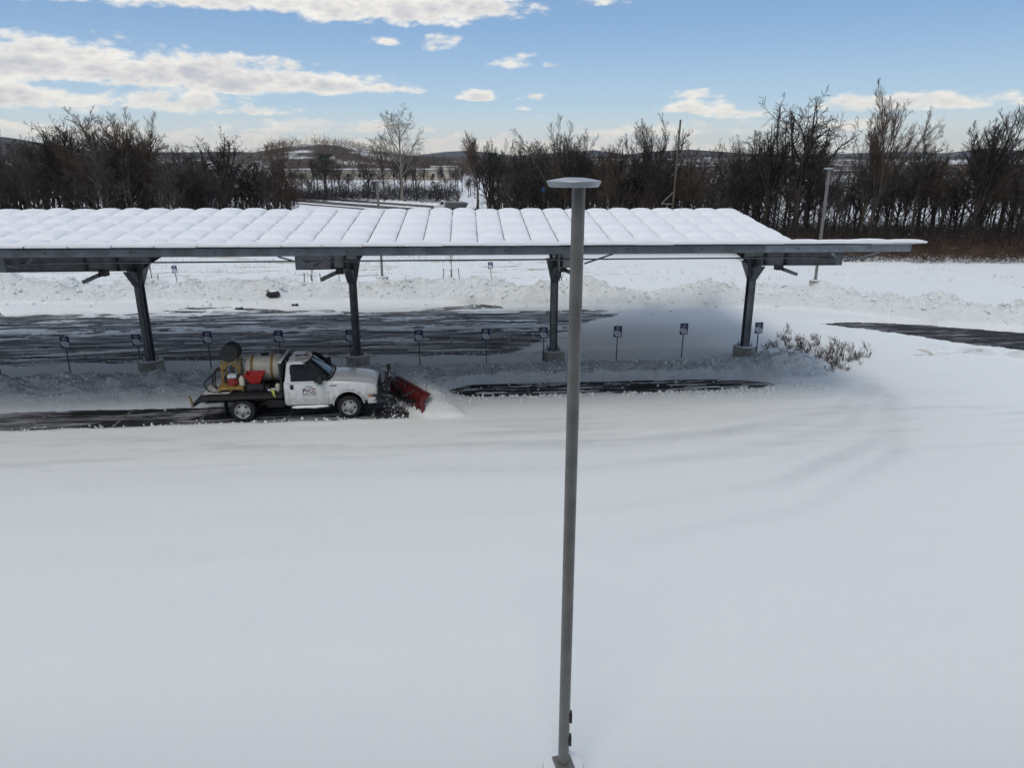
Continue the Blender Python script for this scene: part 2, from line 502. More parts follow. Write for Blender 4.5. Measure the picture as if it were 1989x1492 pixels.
M_LINE = mat("worn_line_paint", (0.06, 0.06, 0.06), 0.8, vscale=5, col2=(0.30, 0.295, 0.28))
SIGN_U = [-20.7, -17.9, -15.34, -12.56, -9.84, -6.90, -3.99, -1.09, 1.74, 4.22, 7.39, 10.37, 13.75]
for k, u in enumerate(SIGN_U):
    for (a, b) in ((22.4, 27.4), (31.2, 36.3)):
        # 10 cm painted stall line, child of the lot
        obj("stall_line", MB().add([(u + 1.36, a, 0.004), (u + 1.46, a, 0.004), (u + 1.46, b, 0.004), (u + 1.36, b, 0.004)], [(0, 1, 2, 3)]), M_LINE, lot)
for k in range(9):
    u = -27 + k * 2.85
    obj("stall_line", MB().add([(u, 38.9, 0.004), (u + .1, 38.9, 0.004), (u + .1, 44.0, 0.004), (u, 44.0, 0.004)], [(0, 1, 2, 3)]), M_LINE, lot)

# ------------------------------------------------------------------ snow lying on the lot: one height field in the row frame
def ridge(d, w):                                   # bump profile of half width w
    return np.clip(1 - (d / w) ** 2, 0, 1)
def seg_dist(u, v, pts):
    best = np.full(u.shape, 1e9); par = np.zeros(u.shape)
    for i in range(len(pts) - 1):
        a = np.array(pts[i][:2]); b = np.array(pts[i + 1][:2]); ab = b - a
        t = np.clip(((u - a[0]) * ab[0] + (v - a[1]) * ab[1]) / (ab @ ab), 0, 1)
        d = np.hypot(u - a[0] - t * ab[0], v - a[1] - t * ab[1])
        h = pts[i][2] + t * (pts[i + 1][2] - pts[i][2])
        par = np.where(d < best, h, par); best = np.minimum(best, d)
    return best, par
def inpoly(u, v, poly):
    c = np.zeros(u.shape, bool); n = len(poly); j = n - 1
    for i in range(n):
        (x1, y1), (x2, y2) = poly[i], poly[j]
        t = ((y1 > v) != (y2 > v)) & (u < (x2 - x1) * (v - y1) / (y2 - y1 + 1e-12) + x1)
        c ^= t; j = i
    return c
PLOW_U, PLOW_V = -1.15, 24.45                       # where the blade stands
FAR_BANK = [(-46, 51.5, 1.0), (-30, 49.5, 1.05), (-24, 48.5, .95), (-17.5, 48.6, .7), (-12, 47.3, .95), (-6, 47.8, .75), (0, 46.6, .85), (5, 45.0, .95), (9, 44.6, 1.05), (13.0, 43.6, .45), (16.5, 43.6, 1.0), (20, 42.8, .9), (23, 41.6, 1.0), (25.5, 39.9, .75), (28, 37.9, .95), (31, 36.2, .8), (34, 35.0, 1.0), (40, 33.0, .9)]
def snow_height(u, v):
    lump = fbm(u * 1.1, v * 1.1, 5, 11, 0.62)
    clod = np.abs(fbm(u * 2.6, v * 2.6, 4, 21, 0.6))
    wide = fbm(u / 9, v / 6, 3, 31)
    st = fbm(u / 5.5, v / 0.42, 5, 41, 0.6)
    h = 0.105 + 0.040 * wide + 0.012 * fbm(u / 1.5, v / 0.8, 4, 51) + 0.020 * fbm(u / 5.0, v / 1.2, 3, 53) * sstep(v, 15, 21)
    pock = fbm(u / 0.5, v / 0.5, 2, 57) * sstep(fbm(u / 3, v / 3, 2, 58), .25, .5)
    h = h - 0.035 * sstep(pock, .42, .62)
    rough = 0.04 + 0.0 * u; dirt = 0.0 * u; icy_shade = 0.0 * u
    # long shallow wheel tracks swinging round the island
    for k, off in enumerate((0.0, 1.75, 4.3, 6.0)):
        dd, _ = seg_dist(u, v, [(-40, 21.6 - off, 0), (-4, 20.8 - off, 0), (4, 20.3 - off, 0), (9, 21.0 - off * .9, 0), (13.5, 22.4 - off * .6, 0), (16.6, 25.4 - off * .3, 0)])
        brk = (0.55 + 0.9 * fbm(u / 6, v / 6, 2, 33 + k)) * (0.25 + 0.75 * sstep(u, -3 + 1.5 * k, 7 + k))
        icy_shade = icy_shade + (.55 - .09 * k) * brk * np.exp(-(dd / 0.30) ** 2)  # track shading put into the colour along with packed ice
        h = h - (0.055 - .006 * k) * brk * np.exp(-(dd / 0.34) ** 2) + 0.028 * brk * np.exp(-((dd - .55) / 0.25) ** 2)
    dd, _ = seg_dist(u, v, [(14.6, 27.6, 0), (16.9, 24.5, 0), (15.9, 22.0, 0), (12.0, 19.5, 0)])
    dirt = dirt + 0.20 * np.exp(-(dd / 0.5) ** 2) * sstep(lump, -.2, .5); rough = rough + 0.25 * np.exp(-(dd / 0.7) ** 2)
    icy_shade = icy_shade + .42 * sstep(fbm(u / 7, v / .55, 4, 55, .6), .08, .5) * np.exp(-((v - 21.3) / 1.9) ** 2)
    # three-legged print on the smooth snow in front, left by a swung blade
    for seg in ([(-10.3, 12.3, 0), (-4.4, 14.5, 0), (-1.2, 14.6, 0)], [(-8.6, 10.7, 0), (-3.6, 13.4, 0)], [(-8.9, 8.6, 0), (-4.1, 11.5, 0), (-3.4, 14.0, 0)]):
        dd, _ = seg_dist(u, v, seg)
        h = h + 0.030 * np.exp(-(dd / 0.15) ** 2)
    # bank between the lanes and the column row
    top = np.where(u < -6, 27.2, 27.95) + 0.25 * fbm(u / 5, v * 0, 2, 61)
    amp = 0.26 * sstep(-u, -2, 12) + 0.36
    amp = amp * (1 - sstep(u, 14.6, 16.6))
    b1 = amp * ridge(v - top, np.where(v < top, 1.9, 1.55))
    b1 = b1 * (1 + 0.45 * lump + 0.45 * clod) + .055 * np.abs(fbm(u * 5.5, v * 5.5, 3, 65, .6)) * sstep(b1, .03, .12)
    h = np.maximum(h, 0.10 + b1 * 0.85)
    rough = np.maximum(rough, sstep(b1, 0.02, 0.14))
    # rounded end of that bank
    e = np.hypot((u - 14.2) / 2.3, (v - 27.9) / 1.5)
    b2 = 0.58 * np.clip(1 - e ** 2, 0, 1) * (1 + 0.40 * lump + 0.40 * clod); b2 = b2 + .06 * np.abs(fbm(u * 5.5, v * 5.5, 3, 66, .6)) * sstep(b2, .03, .12)
    h = np.maximum(h, 0.09 + b2); rough = np.maximum(rough, sstep(b2, 0.02, 0.15)); dirt = dirt + 0.35 * sstep(b2, .1, .3)
    # bank along the far side of the lot and round the drive
    d, amp3 = seg_dist(u, v, FAR_BANK)
    wid = 2.9 + 0.7 * fbm(u / 4, v / 4, 2, 71)
    b3 = 1.0 * amp3 * ridge(d, wid) * (0.8 + 0.75 * fbm(u / 2.8, v / 2.8, 3, 81)) * (1 + 0.34 * lump + 0.40 * clod)
    h = np.where(b3 > 0, np.maximum(h, 0.12 + b3), h)
    rough = np.maximum(rough, sstep(b3, 0.02, 0.2)); dirt = dirt + 0.50 * sstep(b3, .15, .7) * (0.45 + 1.2 * fbm(u / 3.1, v / 2.3, 3, 87))
    # crumbs pushed out in front of the far bank
    ap = np.exp(-((d - 3.6) / 1.6) ** 2) * (v < 48)
    h = h + ap * 0.14 * clod; rough = np.maximum(rough, 0.55 * ap)
    # lumps beside the drive on the right
    for (cu, cv, r_, a_) in ((25.9, 28.4, 1.0, .24), (27.6, 27.2, 1.2, .32), (29.7, 25.8, 1.4, .36), (24.2, 29.4, .9, .16), (32.0, 24.2, 1.5, .35)):
        bb = a_ * np.clip(1 - ((u - cu) ** 2 + (v - cv) ** 2) / r_ ** 2, 0, 1) * (1 + .5 * lump + .4 * clod)
        h = np.maximum(h, 0.1 + bb); rough = np.maximum(rough, sstep(bb, .02, .1))
    # dirt flecks on the verge
    fl = np.exp(-(((u - 22.5) / 3.2) ** 2 + ((v - 29.8) / 1.7) ** 2)) * sstep(fbm(u * .9, v * 1.6, 3, 91), .12, .4)
    dirt = dirt + fl * 1.0
    tuft = sstep(fbm(u / 7, v / 0.9, 5, 95, .6), np.where(u < -6, .02, .20), .40) * sstep(v, 51.5, 54) * (1 - sstep(u, 12, 20))
    dirt = dirt + 1.0 * tuft; rough = rough + .3 * tuft
    # ---- plowed bare ground: push the sheet under the asphalt
    wob = 0.22 * fbm(u / 1.3, v / 1.5, 4, 101, .6) + .10 * lump
    edge_n = 23.22 + 0.4 * wob; edge_f = 25.5 + wob
    laneA = sstep(v, edge_n - .03, edge_n + .05) * (1 - sstep(v, edge_f - .25, edge_f + .1)) * (1 - sstep(u, PLOW_U - .3, PLOW_U + .1))
    lipA = 0.035 * np.exp(-((v - edge_n + .10) / 0.16) ** 2) * (u < PLOW_U - .2) * (0.6 + 1.0 * clod)
    h = h + lipA; rough = np.maximum(rough, 0.8 * sstep(lipA, .005, .02))
    taper = sstep(u, -0.6, 1.2) * (1 - sstep(u, 11.5, 13.9))
    mid = 26.2 - 0.018 * (u - 6) + 0.15 * wob; half = 0.95 * taper * (1 - 0.25 * sstep(u, 9, 13.5))
    laneB = (1 - sstep(np.abs(v - mid), half - .10, half + .10)) * sstep(taper, .1, .4)
    lipB = 0.045 * np.exp(-((v - mid + half + .28) / 0.22) ** 2) * taper * (0.3 + 1.6 * clod)
    h = h + lipB; rough = np.maximum(rough, 0.8 * sstep(lipB, .005, .02))
    right = np.where(v < 38.8, 3.2 + (v - 31.5) * 0.80, 9.2 + (v - 38.8) * 1.2) + 1.2 * wob + 0.8 * st
    vfar = 43.8 - 0.05 * (u + 15) - 2.2 * sstep(u, 3, 10) + 2.6 * fbm(u / 4.5, v / 6, 3, 111)
    vnear = 31.6 + 0.35 * fbm(u / 2.2, v * 0, 3, 121)
    laneC = sstep(v, vnear - .2, vnear + .25) * (1 - sstep(v, vfar - .5, vfar + .2)) * (1 - sstep(u, right - 1.0, right + .6))
    strip = np.exp(-((v - 38.1 + 0.045 * (u + 17)) / 0.6) ** 2)          # windrow of leftover snow down the middle of the rear lot
    blot = fbm(u / 6.5, v / 0.55, 6, 131, .66)
    leftC = 0.042 * np.clip(st, -1, 1) + 0.085 * np.clip(blot - 0.20, -.5, 1) + 0.022 * clod + 0.085 * strip * (0.7 + lump) - 0.018
    leftC = leftC + 0.09 * sstep(v, 40.0, 43.5) * np.clip(0.3 + 1.6 * fbm(u / 2.6, v / 1.5, 4, 133), -.4, 1)
    strip = np.maximum(strip, sstep(leftC, 0.0, 0.06))
    road = inpoly(u, v, [(19.4, 36.7), (23, 36.7), (26, 35.8), (29.7, 33.6), (36, 30.5), (44, 27), (44, 19), (34, 25.0), (28.6, 28.1), (26.2, 30.2), (24.9, 31.2), (22.8, 33.8)])
    dr, _ = seg_dist(u, v, [(19.4, 36.7, 0), (23, 36.7, 0), (26, 35.8, 0), (29.7, 33.6, 0), (36, 30.5, 0), (44, 27, 0)])
    dr2, _ = seg_dist(u, v, [(19.4, 36.7, 0), (22.8, 33.8, 0), (24.9, 31.2, 0), (26.2, 30.2, 0), (28.6, 28.1, 0), (34, 25.0, 0), (44, 19, 0)])
    inside = np.where(road, np.minimum(dr, dr2), -np.minimum(dr, dr2))
    laneD = sstep(inside + 0.25 * st + 0.1 * lump, -0.02, 0.3)
    thin = -0.035 + 0.03 * (fbm(u / 1.6, v / 0.22, 4, 141) > 0.42)
    h = h * (1 - laneA) + (thin) * laneA
    h = h * (1 - laneB) + (-0.03 + 0.045 * (fbm(u / 2.0, v / 0.2, 4, 151) > 0.25)) * laneB
    h = h * (1 - laneC) + leftC * laneC
    h = h * (1 - laneD) + (-0.04) * laneD
    rough = np.where(laneC > .5, np.maximum(rough, 0.45 + strip * .4), rough)
    # snow rolling up in front of the blade
    cu, cv = PLOW_U + 0.62, PLOW_V
    ang = R(27)
    a_ = (u - cu) * math.cos(-ang) - (v - cv) * math.sin(-ang); b_ = (u - cu) * math.sin(-ang) + (v - cv) * math.cos(-ang)
    roll = 0.72 * np.clip(1 - ((u - PLOW_U - 0.50 - (PLOW_V - v) * 0.50) / 0.80) ** 2, 0, 1) * np.clip(1 - ((v - PLOW_V - .1) / 1.5) ** 2, 0, 1) * (u > PLOW_U - .25 + (PLOW_V - v) * 0.50)
    h = np.where(roll > .01, np.maximum(h, 0.1 + roll * (1 + .25 * lump)), h); rough = np.maximum(rough, sstep(roll, .02, .2))
    return h, np.clip(rough, 0, 1), np.clip(dirt, 0, 1.2), np.clip(icy_shade, 0, 1)

su = np.arange(-46, 41.01, 0.115)
sv = np.concatenate([np.arange(-1.0, 18.5, 0.28), np.arange(18.5, 23, 0.13), np.arange(23, 29.6, 0.075), np.arange(29.6, 50, 0.115), np.arange(50, 66, 0.25)])
SU, SV = np.meshgrid(su, sv)
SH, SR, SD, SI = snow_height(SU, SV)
edge = np.minimum.reduce([SU + 46, 41 - SU, SV + 1.0, 65.5 - SV])
SH = np.where(edge < 1.2, SH * sstep(edge, 0, 1.2) - 0.06 * (1 - sstep(edge, 0, 1.0)), SH)
sm = grid_mesh("snow_cover", SU, SV, SH)
for nm, arr in (("rough", SR), ("dirt", SD), ("icy_shade", SI)):
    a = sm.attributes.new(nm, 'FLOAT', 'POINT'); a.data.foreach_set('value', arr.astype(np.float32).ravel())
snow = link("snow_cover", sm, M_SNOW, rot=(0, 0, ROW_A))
tag(snow, "white snow lying on the lot with plowed banks and wheel tracks", kind="structure")
def snow_z(x, y):
    u, v = to_uv(x, y)
    h = snow_height(np.array([[u]]), np.array([[v]]))
    return float(h[0][0, 0])

# loose clods along the plowed edges and on the banks
def clod_field():
    rng = np.random.default_rng(5)
    ico = bmesh.new(); bmesh.ops.create_icosphere(ico, subdivisions=1, radius=1.0)
    iv = np.array([v.co[:] for v in ico.verts]); it = np.array([[v.index for v in f.verts] for f in ico.faces]); ico.free()
    pts = []
    def along(n, u0, u1, vf, sd, r0, r1):
        u = rng.uniform(u0, u1, n); v = vf(u) + rng.normal(0, sd, n); r = rng.uniform(r0, r1, n) * rng.random(n) ** 0.7 + 0.012
        pts.append(np.stack([u, v, r], 1))
    along(500, -40, -1.5, lambda u: 23.45 + 0 * u, 0.16, .015, .06)
    along(420, 0.5, 14.5, lambda u: 25.15 + 0 * u, 0.22, .015, .07)
    along(160, 7.5, 12.5, lambda u: 24.75 + 0 * u, 0.25, .02, .06)
    along(1500, -40, 15.5, lambda u: np.where(u < -6, 27.3, 28.2), 0.8, .02, .09)
    fb = np.array(FAR_BANK)
    along(1700, -40, 38, lambda u: np.interp(u, fb[:, 0], fb[:, 1]) - 0.6, 1.3, .03, .16)
    along(260, -30, 5, lambda u: 31.6 + 0 * u, 0.35, .02, .06)
    P = np.concatenate(pts)
    h = snow_height(P[:, 0][None], P[:, 1][None])
    z = np.maximum(h[0][0], 0.0)
    sc = rng.uniform(0.7, 1.25, (len(P), 1, 3)); jit = rng.normal(0, 0.16, (len(P), len(iv), 3))
    V = (iv[None] * sc + jit) * P[:, 2][:, None, None] + np.stack([P[:, 0], P[:, 1], z + P[:, 2] * .35], 1)[:, None, :]
    T = (it[None] + (np.arange(len(P)) * len(iv))[:, None, None]).reshape(-1, 3)
    me = np_mesh("snow_clods", V.reshape(-1, 3), tris=T)
    o = link("snow_clods", me, M_SNOW, rot=(0, 0, ROW_A))
    tag(o, "loose broken lumps of snow thrown along the plowed edges", kind="stuff")
clod_field()

# ------------------------------------------------------------------ solar canopy
M_STEEL = mat("galvanized_steel", (0.13, 0.14, 0.155), 0.46, metal=0.45, var=0.30, vscale=2.2, col2=(0.21, 0.225, 0.245), stretch=(1, 1, 1))
M_STEEL2 = mat("bright_galvanized_steel", (0.24, 0.265, 0.29), 0.42, metal=0.5, var=0.25, vscale=4.0, col2=(0.35, 0.38, 0.41))
M_CONC = mat("concrete", (0.30, 0.285, 0.26), 0.9, var=0.22, vscale=5, bump=0.3, bscale=30)
M_PANEL = mat("solar_glass", (0.012, 0.014, 0.022), 0.15, var=0.2, vscale=2)
M_PSNOW = mat("settled_snow", (0.86, 0.875, 0.89), 0.75, var=0.02, vscale=1.5, spec=0.25, bump=0.10, bscale=14)
M_BLACK = mat("black_metal", (0.018, 0.018, 0.02), 0.45, var=0.3, vscale=8)
CW, CZ, CS, CLEN = 8.4, 6.0, 0.130, 0.005          # half width, edge height, roof slope, fall along the row
U_END, NCOL, PWU = 15.45, 36, 1.165
U_START = U_END - NCOL * PWU
def roof_z(u, v): return CZ + (U_END - u) * CLEN - (CW - abs(v)) * (CS if v <= 0 else CS) - (0.09 * v / CW if v > 0 else 0)
SKEW = 0.035                                       # the bays run a little off square to the row
def sk(u, v): return u + SKEW * v
canopy = thing("solar_canopy", W(0, V0, 0), ROW_A, "long steel parking canopy whose tilted roof is quilted with snow over its panels", "canopy")
# local frame of the canopy: x along the row, y across it (negative towards the building)
COLS_U = [-12.15 - 8.49 * 1, -12.15, -3.72, 4.68, 13.32]
pill = []
rng = random.Random(3)
def pillow_mesh(k, lip):
    r = np.random.default_rng(100 + k)
    n, m = 13, 13
    s = np.linspace(-1, 1, n); t = np.linspace(-1, 1, m)
    S, T = np.meshgrid(s, t)
    S = np.sign(S) * (1 - (1 - np.abs(S)) ** 1.7); T = np.sign(T) * (1 - (1 - np.abs(T)) ** 1.7)
    if not lip:
        hh = 0.165 * np.clip(1 - np.abs(S) ** 3.0, 0, 1) ** 0.60 * np.clip(1 - np.abs(T) ** 5, 0, 1) ** 0.55 + 0.006
    else:
        hh = 0.115 * (0.30 + 0.70 * np.clip(1 - np.abs(S) ** 3.2, 0, 1) ** 0.6) * np.clip(1 - np.clip(T, 0, 1) ** 7, 0, 1) ** 0.45 + 0.008
    hh = hh * (1 + 0.10 * fbm(S * 1.1 + k * 7, T * 1.1, 2, k)) + 0.006 * r.normal(0, 1, hh.shape) * (hh > .1) * 0.3
    X = S * PWU * (0.484 if not lip else .498); Y = T * 0.828
    if lip:                                          # the edge row hangs a rounded lip over the channel
        Y = Y - 0.07 * sstep(-T, .3, 1); Y[0] = -0.885; hh[0] = -0.030; Y[1] = -0.915; hh[1] = hh[1] * .55; hh[2] *= .93
    return grid_mesh("snow_pillow", X, Y, hh)
pillows = [pillow_mesh(k, False) for k in range(6)]
pillows_lip = [pillow_mesh(10 + k, True) for k in range(4)]
for me in pillows + pillows_lip: me.materials.append(M_PSNOW)
pm = MB().box((0, 0, 0), (PWU - 0.02, 1.65, 0.04)).mesh("solar_panel"); pm.materials.append(M_PANEL)
rest = MB(); restV = []
tilt = math.atan(CS); ctil = math.cos(tilt)
ROWL = 1.68
slopeu = -CLEN
for side in (1, -1):
    for r_ in range(5):
        for c in range(NCOL):
            u = U_START + (c + 0.5) * PWU
            v = side * (CW - (r_ + 0.5) * ROWL * ctil)
            z = roof_z(u, v) + 0.03
            rot = Euler((side * tilt, math.atan(CLEN), -math.atan(SKEW))); su_ = sk(u, v)
            if side == -1 and r_ >= 2:
                rest.box((su_, v, z), (PWU - .02, 1.65, .04), rot.to_matrix())
                me = pillows[(c * 5 + r_) % 6]; restV.append((me, Matrix.Translation((su_, v, z + .02)) @ rot.to_matrix().to_4x4()))
                continue
            p = link("solar_panel", pm, None, canopy, (su_, v, z), rot)
            lip = side == -1 and r_ == 0
            me = rng.choice(pillows_lip if lip else pillows)
            q = link("snow_pillow", me, None, p, (0, 0, 0.02))
            if not lip and rng.random() < .5: q.rotation_euler = (0, 0, math.pi)
            q.scale = (1.0 + .014 * rng.random(), 1.0 + .012 * rng.random(), rng.uniform(.82, 1.18))
o = obj("solar_panel_rows", rest, M_PANEL, canopy); o['kind'] = 'stuff'; o['label'] = "inner rows of dark panels on the near wing"
vs, qs, off = [], [], 0
for me, M in restV:
    n = len(me.vertices); co = np.empty(n * 3, np.float32); me.vertices.foreach_get('co', co); co = co.reshape(-1, 3)
    Mn = np.array(M); vs.append(co @ Mn[:3, :3].T + Mn[:3, 3])
    q = np.empty(len(me.polygons) * 4, np.int32); me.polygons.foreach_get('vertices', q); qs.append(q.reshape(-1, 4) + off); off += n
o = link("snow_pillow_rows", np_mesh("snow_pillow_rows", np.concatenate(vs), quads=np.concatenate(qs)), M_PSNOW, canopy); o['kind'] = 'stuff'; o['label'] = "snow lying on the inner panel rows"

def channel(mb, a, b, h, w, t=0.012, side=1):       # C section along x from a to b, web facing -y
    a, b = Vector(a), Vector(b)
    mb.bar(a, b, t, h)
    for s in (-1, 1):
        d = Vector((0, side * (w / 2 + t / 2 + .001), s * (h / 2 - t / 2)))
        mb.bar(a + d, b + d, w, t)
# edge channels and purlins (each its own part)
segs = [(U_START - .1, -12.0), (-12.0, -3.6), (-3.6, 4.8), (4.8, 10.25), (10.25, U_END - .38)]
for i, (a, b) in enumerate(segs):
    for side in (-1, 1):
        v = side * (CW - 0.12); zz = lambda u: roof_z(u, v) - 0.125
        mb = MB(); channel(mb, (sk(a, v) + .004, v, zz(a)), (sk(b, v) - .004, v, zz(b)), 0.22, 0.08, side=-side)
        o = obj("edge_channel", mb, M_STEEL2 if i == 4 else M_STEEL, canopy)
        if i == 4: o['label'] = "brighter grey end length of the roof edge channel"
        if side == -1:
            for uu in np.arange(sk(a, v) + 1.1, sk(b, v), 2.33):
                obj("bolt", MB().lathe([(0.022, 0), (0.022, -0.02)], 8, 'y', (uu, v - .007, zz(uu) + .01)), M_BLACK, canopy)
for vv in (-6.2, -4.0, -1.9, 1.9, 4.0, 6.2):
    mb = MB(); zz = lambda u: roof_z(u, vv) - 0.115
    channel(mb, (sk(U_START, vv), vv, zz(U_START)), (sk(U_END - .5, vv), vv, zz(U_END - .5)), 0.20, 0.07)
    obj("purlin", mb, M_STEEL, canopy)
# conduit along the near wing
obj("conduit", MB().tube([(U_START, -6.9, roof_z(U_START, 6.9) - .33), (U_END - 1, -6.9, roof_z(U_END - 1, 6.9) - .33)], 0.025, 8), M_STEEL, canopy)
ARM_END = 7.75
def ibeam_arm(u, side):
    """tapered rolled beam running up from the column to one roof edge"""
    mb = MB(); t = 0.012
    zt0 = roof_z(u, 0) - 0.07; zt1 = roof_z(u, ARM_END) - 0.07
    d0, d1 = 0.67, 0.50
    y0, y1 = 0.0, side * ARM_END
    mb.prism([(y0, zt0 - t), (y1, zt1 - t), (y1, zt1 - d1), (y0, zt0 - d0)], 'x', u - .006, u + .006)
    for (za, zb) in ((zt0, zt1), (zt0 - d0, zt1 - d1)):
        mb.prism([(y0, za - t / 2), (y1, zb - t / 2), (y1, zb + t / 2), (y0, za + t / 2)], 'x', u - .11, u + .11)
    mb.prism([(y1, zt1), (y1, zt1 - d1), (y1 + side * .012, zt1 - d1), (y1 + side * .012, zt1)], 'x', u - .11, u + .11)
    for k in (0.18, 0.45):
        y = y1 * k
        za = zt0 + (zt1 - zt0) * k; zb = zt0 - d0 + (zt1 - d1 - zt0 + d0) * k
        mb.box((u, y, (za + zb) / 2), (0.20, 0.012, za - zb - .02))
    mb.v = [(x + .075 * y, y, z) for x, y, z in mb.v]
    return mb
for u in COLS_U:
    zt = roof_z(u, 0) - 0.22
    zbot = zt - 0.52
    g0 = 0.0
    # H section column, flanges across the row
    mb = MB()
    mb.box((u, 0, (0.62 + zbot) / 2), (0.014, 0.30, zbot - 0.62))
    for s in (-1, 1): mb.box((u, s * .157, (0.62 + zbot) / 2), (0.29, 0.014, zbot - 0.62))
    col = obj("column", mb, M_STEEL, canopy)
    obj("base_plate", MB().box((u, 0, .605), (0.56, 0.56, 0.03)), M_STEEL, col)
    for sx in (-1, 1):
        for sy in (-1, 1):
            obj("anchor_bolt", MB().tube([(u + sx * .22, sy * .22, .60), (u + sx * .22, sy * .22, .80)], .017, 6).lathe([(.035, .625), (.035, .655)], 6, 'z', (u + sx * .22, sy * .22, 0)), M_BLACK, col)
    # haunch: the widened plates under the arms
    for s in (-1, 1):
        hb = MB().prism([(s * .19, zbot - .012), (s * .95, zbot + .10), (s * .95, zbot + .06), (s * .19, zbot - .62)], 'x', u - .13, u + .13)
        obj("haunch", hb, M_STEEL, canopy)
    hb = MB().prism([(u - .19, zbot - .55), (u + .19, zbot - .55), (u + .40, zbot + .42), (u - .40, zbot + .42)], 'y', -.2035, -.1955)
    obj("gusset", hb, M_STEEL, canopy)
    base = obj("footing", MB().lathe([(0.50, -0.1), (0.50, 0.54), (0.475, 0.585), (0.0, 0.59)], 32, 'z', (u, 0, 0)), M_CONC, canopy)
    # snow ring left on the footing
    prof = [(0.20, 0.595), (0.30, 0.64), (0.40, 0.635), (0.47, 0.592)]
    obj("snow_cap", MB().lathe(prof, 24, 'z', (u, 0.05, 0)), M_PSNOW, base)
    for side in (-1, 1):
        obj("arm", ibeam_arm(u, side), M_STEEL, canopy)
        for s in (-1, 1):
            ye = side * (ARM_END - .35)
            z1 = roof_z(u, ARM_END) - .52
            yv = side * (CW - 0.2); 
            obj("brace", MB().bar((sk(u, ye) + s * .06, ye, z1 + .02), (sk(u, yv) + s * .80, side * (CW - .27), roof_z(u, CW) - .20), 0.06, 0.05), M_STEEL2 if u > 12 else M_STEEL, canopy)
    # area light under the near arm, tipped outwards
    yl = -2.6; zl = roof_z(u, yl) - .22 - .46; ul = sk(u, yl)
    fx = obj("light_fixture", MB().box((ul + (.42 if u > 0 else -.42), yl - .05, zl - .27), (0.62, 0.36, 0.13), (0, R(20) if u > 0 else R(-24), 0), bev=.015), M_STEEL, canopy)
    obj("bracket", MB().box((ul, yl, zl - .10), (0.26, 0.3, 0.2)).bar((ul, yl, zl - .16), (ul + (.3 if u > 0 else -.3), yl, zl - .26), .06), M_BLACK, fx)
    obj("conduit", MB().tube([(u + .09, -.25, .7), (u + .09, -.25, zbot - .05), (u + .12, -.6, zbot + .25)], .018, 6), M_BLACK, canopy)
uB = COLS_U[3]
obj("junction_box", MB().box((uB - .28, -.10, 2.15), (.16, .12, .45)), M_STEEL2, canopy)

# ------------------------------------------------------------------ lamp posts
M_LAMP = mat("grey_painted_pole", (0.18, 0.175, 0.165), 0.42, metal=0.25, var=0.12, vscale=2.5, spec=.5)
M_LAMPHEAD = mat("lamp_head_aluminium", (0.40, 0.43, 0.45), 0.40, metal=0.3, var=0.08, vscale=5)
M_LENS = mat("lamp_lens", (0.70, 0.72, 0.72), 0.3, var=0.05)
def lamp(px_loc, h, rad, label, base_h=0.62, rz=0.0, base_r=0.28, full=True):
    x, y = px_loc
    t = thing("street_lamp", (x, y, 0), rz, label, "street lamp", "pole lamps round the lot")
    ped = obj("pedestal", MB().lathe([(base_r, -0.1), (base_r, base_h - .03), (base_r - .03, base_h), (0, base_h)], 32), M_CONC, t)
    cap = obj("snow_cap", MB().lathe([(base_r - .005, base_h - .012), (base_r - .05, base_h + .018), (.12, base_h + .022), (.1, base_h + .018)], 32), M_PSNOW, ped)
    cov = obj("base_plate", MB().box((0, 0, base_h + .03), (0.25, 0.25, 0.03), (0, 0, R(14)), bev=.006), M_LAMP, t)
    pole = obj("pole", MB().tube([(0, 0, base_h), (0, 0, h * .5), (0, 0, h)], [rad * 1.0, rad, rad * .97], 24), M_LAMP, t)
    if full:
        for zz in (base_h + .42, base_h + .80):
            obj("access_cover", MB().box((rad + .012, 0.0, zz), (0.03, 0.09, 0.15), bev=.01), M_BLACK, pole)
    prof = [(0.0, .034), (.10, .031), (.20, .016), (.285, .0), (.288, -.006), (.268, -.052), (.262, -.055), (0, -.055)]
    hd = obj("lamp_head", MB().lathe(prof, 40, 'z', (-.05, .03, h)), M_LAMPHEAD, t)
    obj("lens", MB().lathe([(.262, -.0555), (.258, -.062), (0.0, -.064)], 40, 'z', (-.05, .03, h)), M_LENS, hd)
    if full:
        obj("bird_spike", MB().tube([(-.07, -.02, h + .02), (-.07, -.02, h + .22)], [.006, .003], 5), M_BLACK, hd)
    return t
lamp((0.70, 7.78), 8.30, 0.073, "tall grey pole lamp with flat round head standing alone in the smooth snow")
lamp((-9.11, 50.2), 7.25, 0.085, "grey pole lamp on a low footing between two staked saplings at the field edge", base_h=.75, base_r=.42, full=False)
lamp((20.05, 47.2), 8.05, 0.095, "grey pole lamp on a pale concrete footing behind the bank near the canopy end", base_h=.98, base_r=.36, full=False)

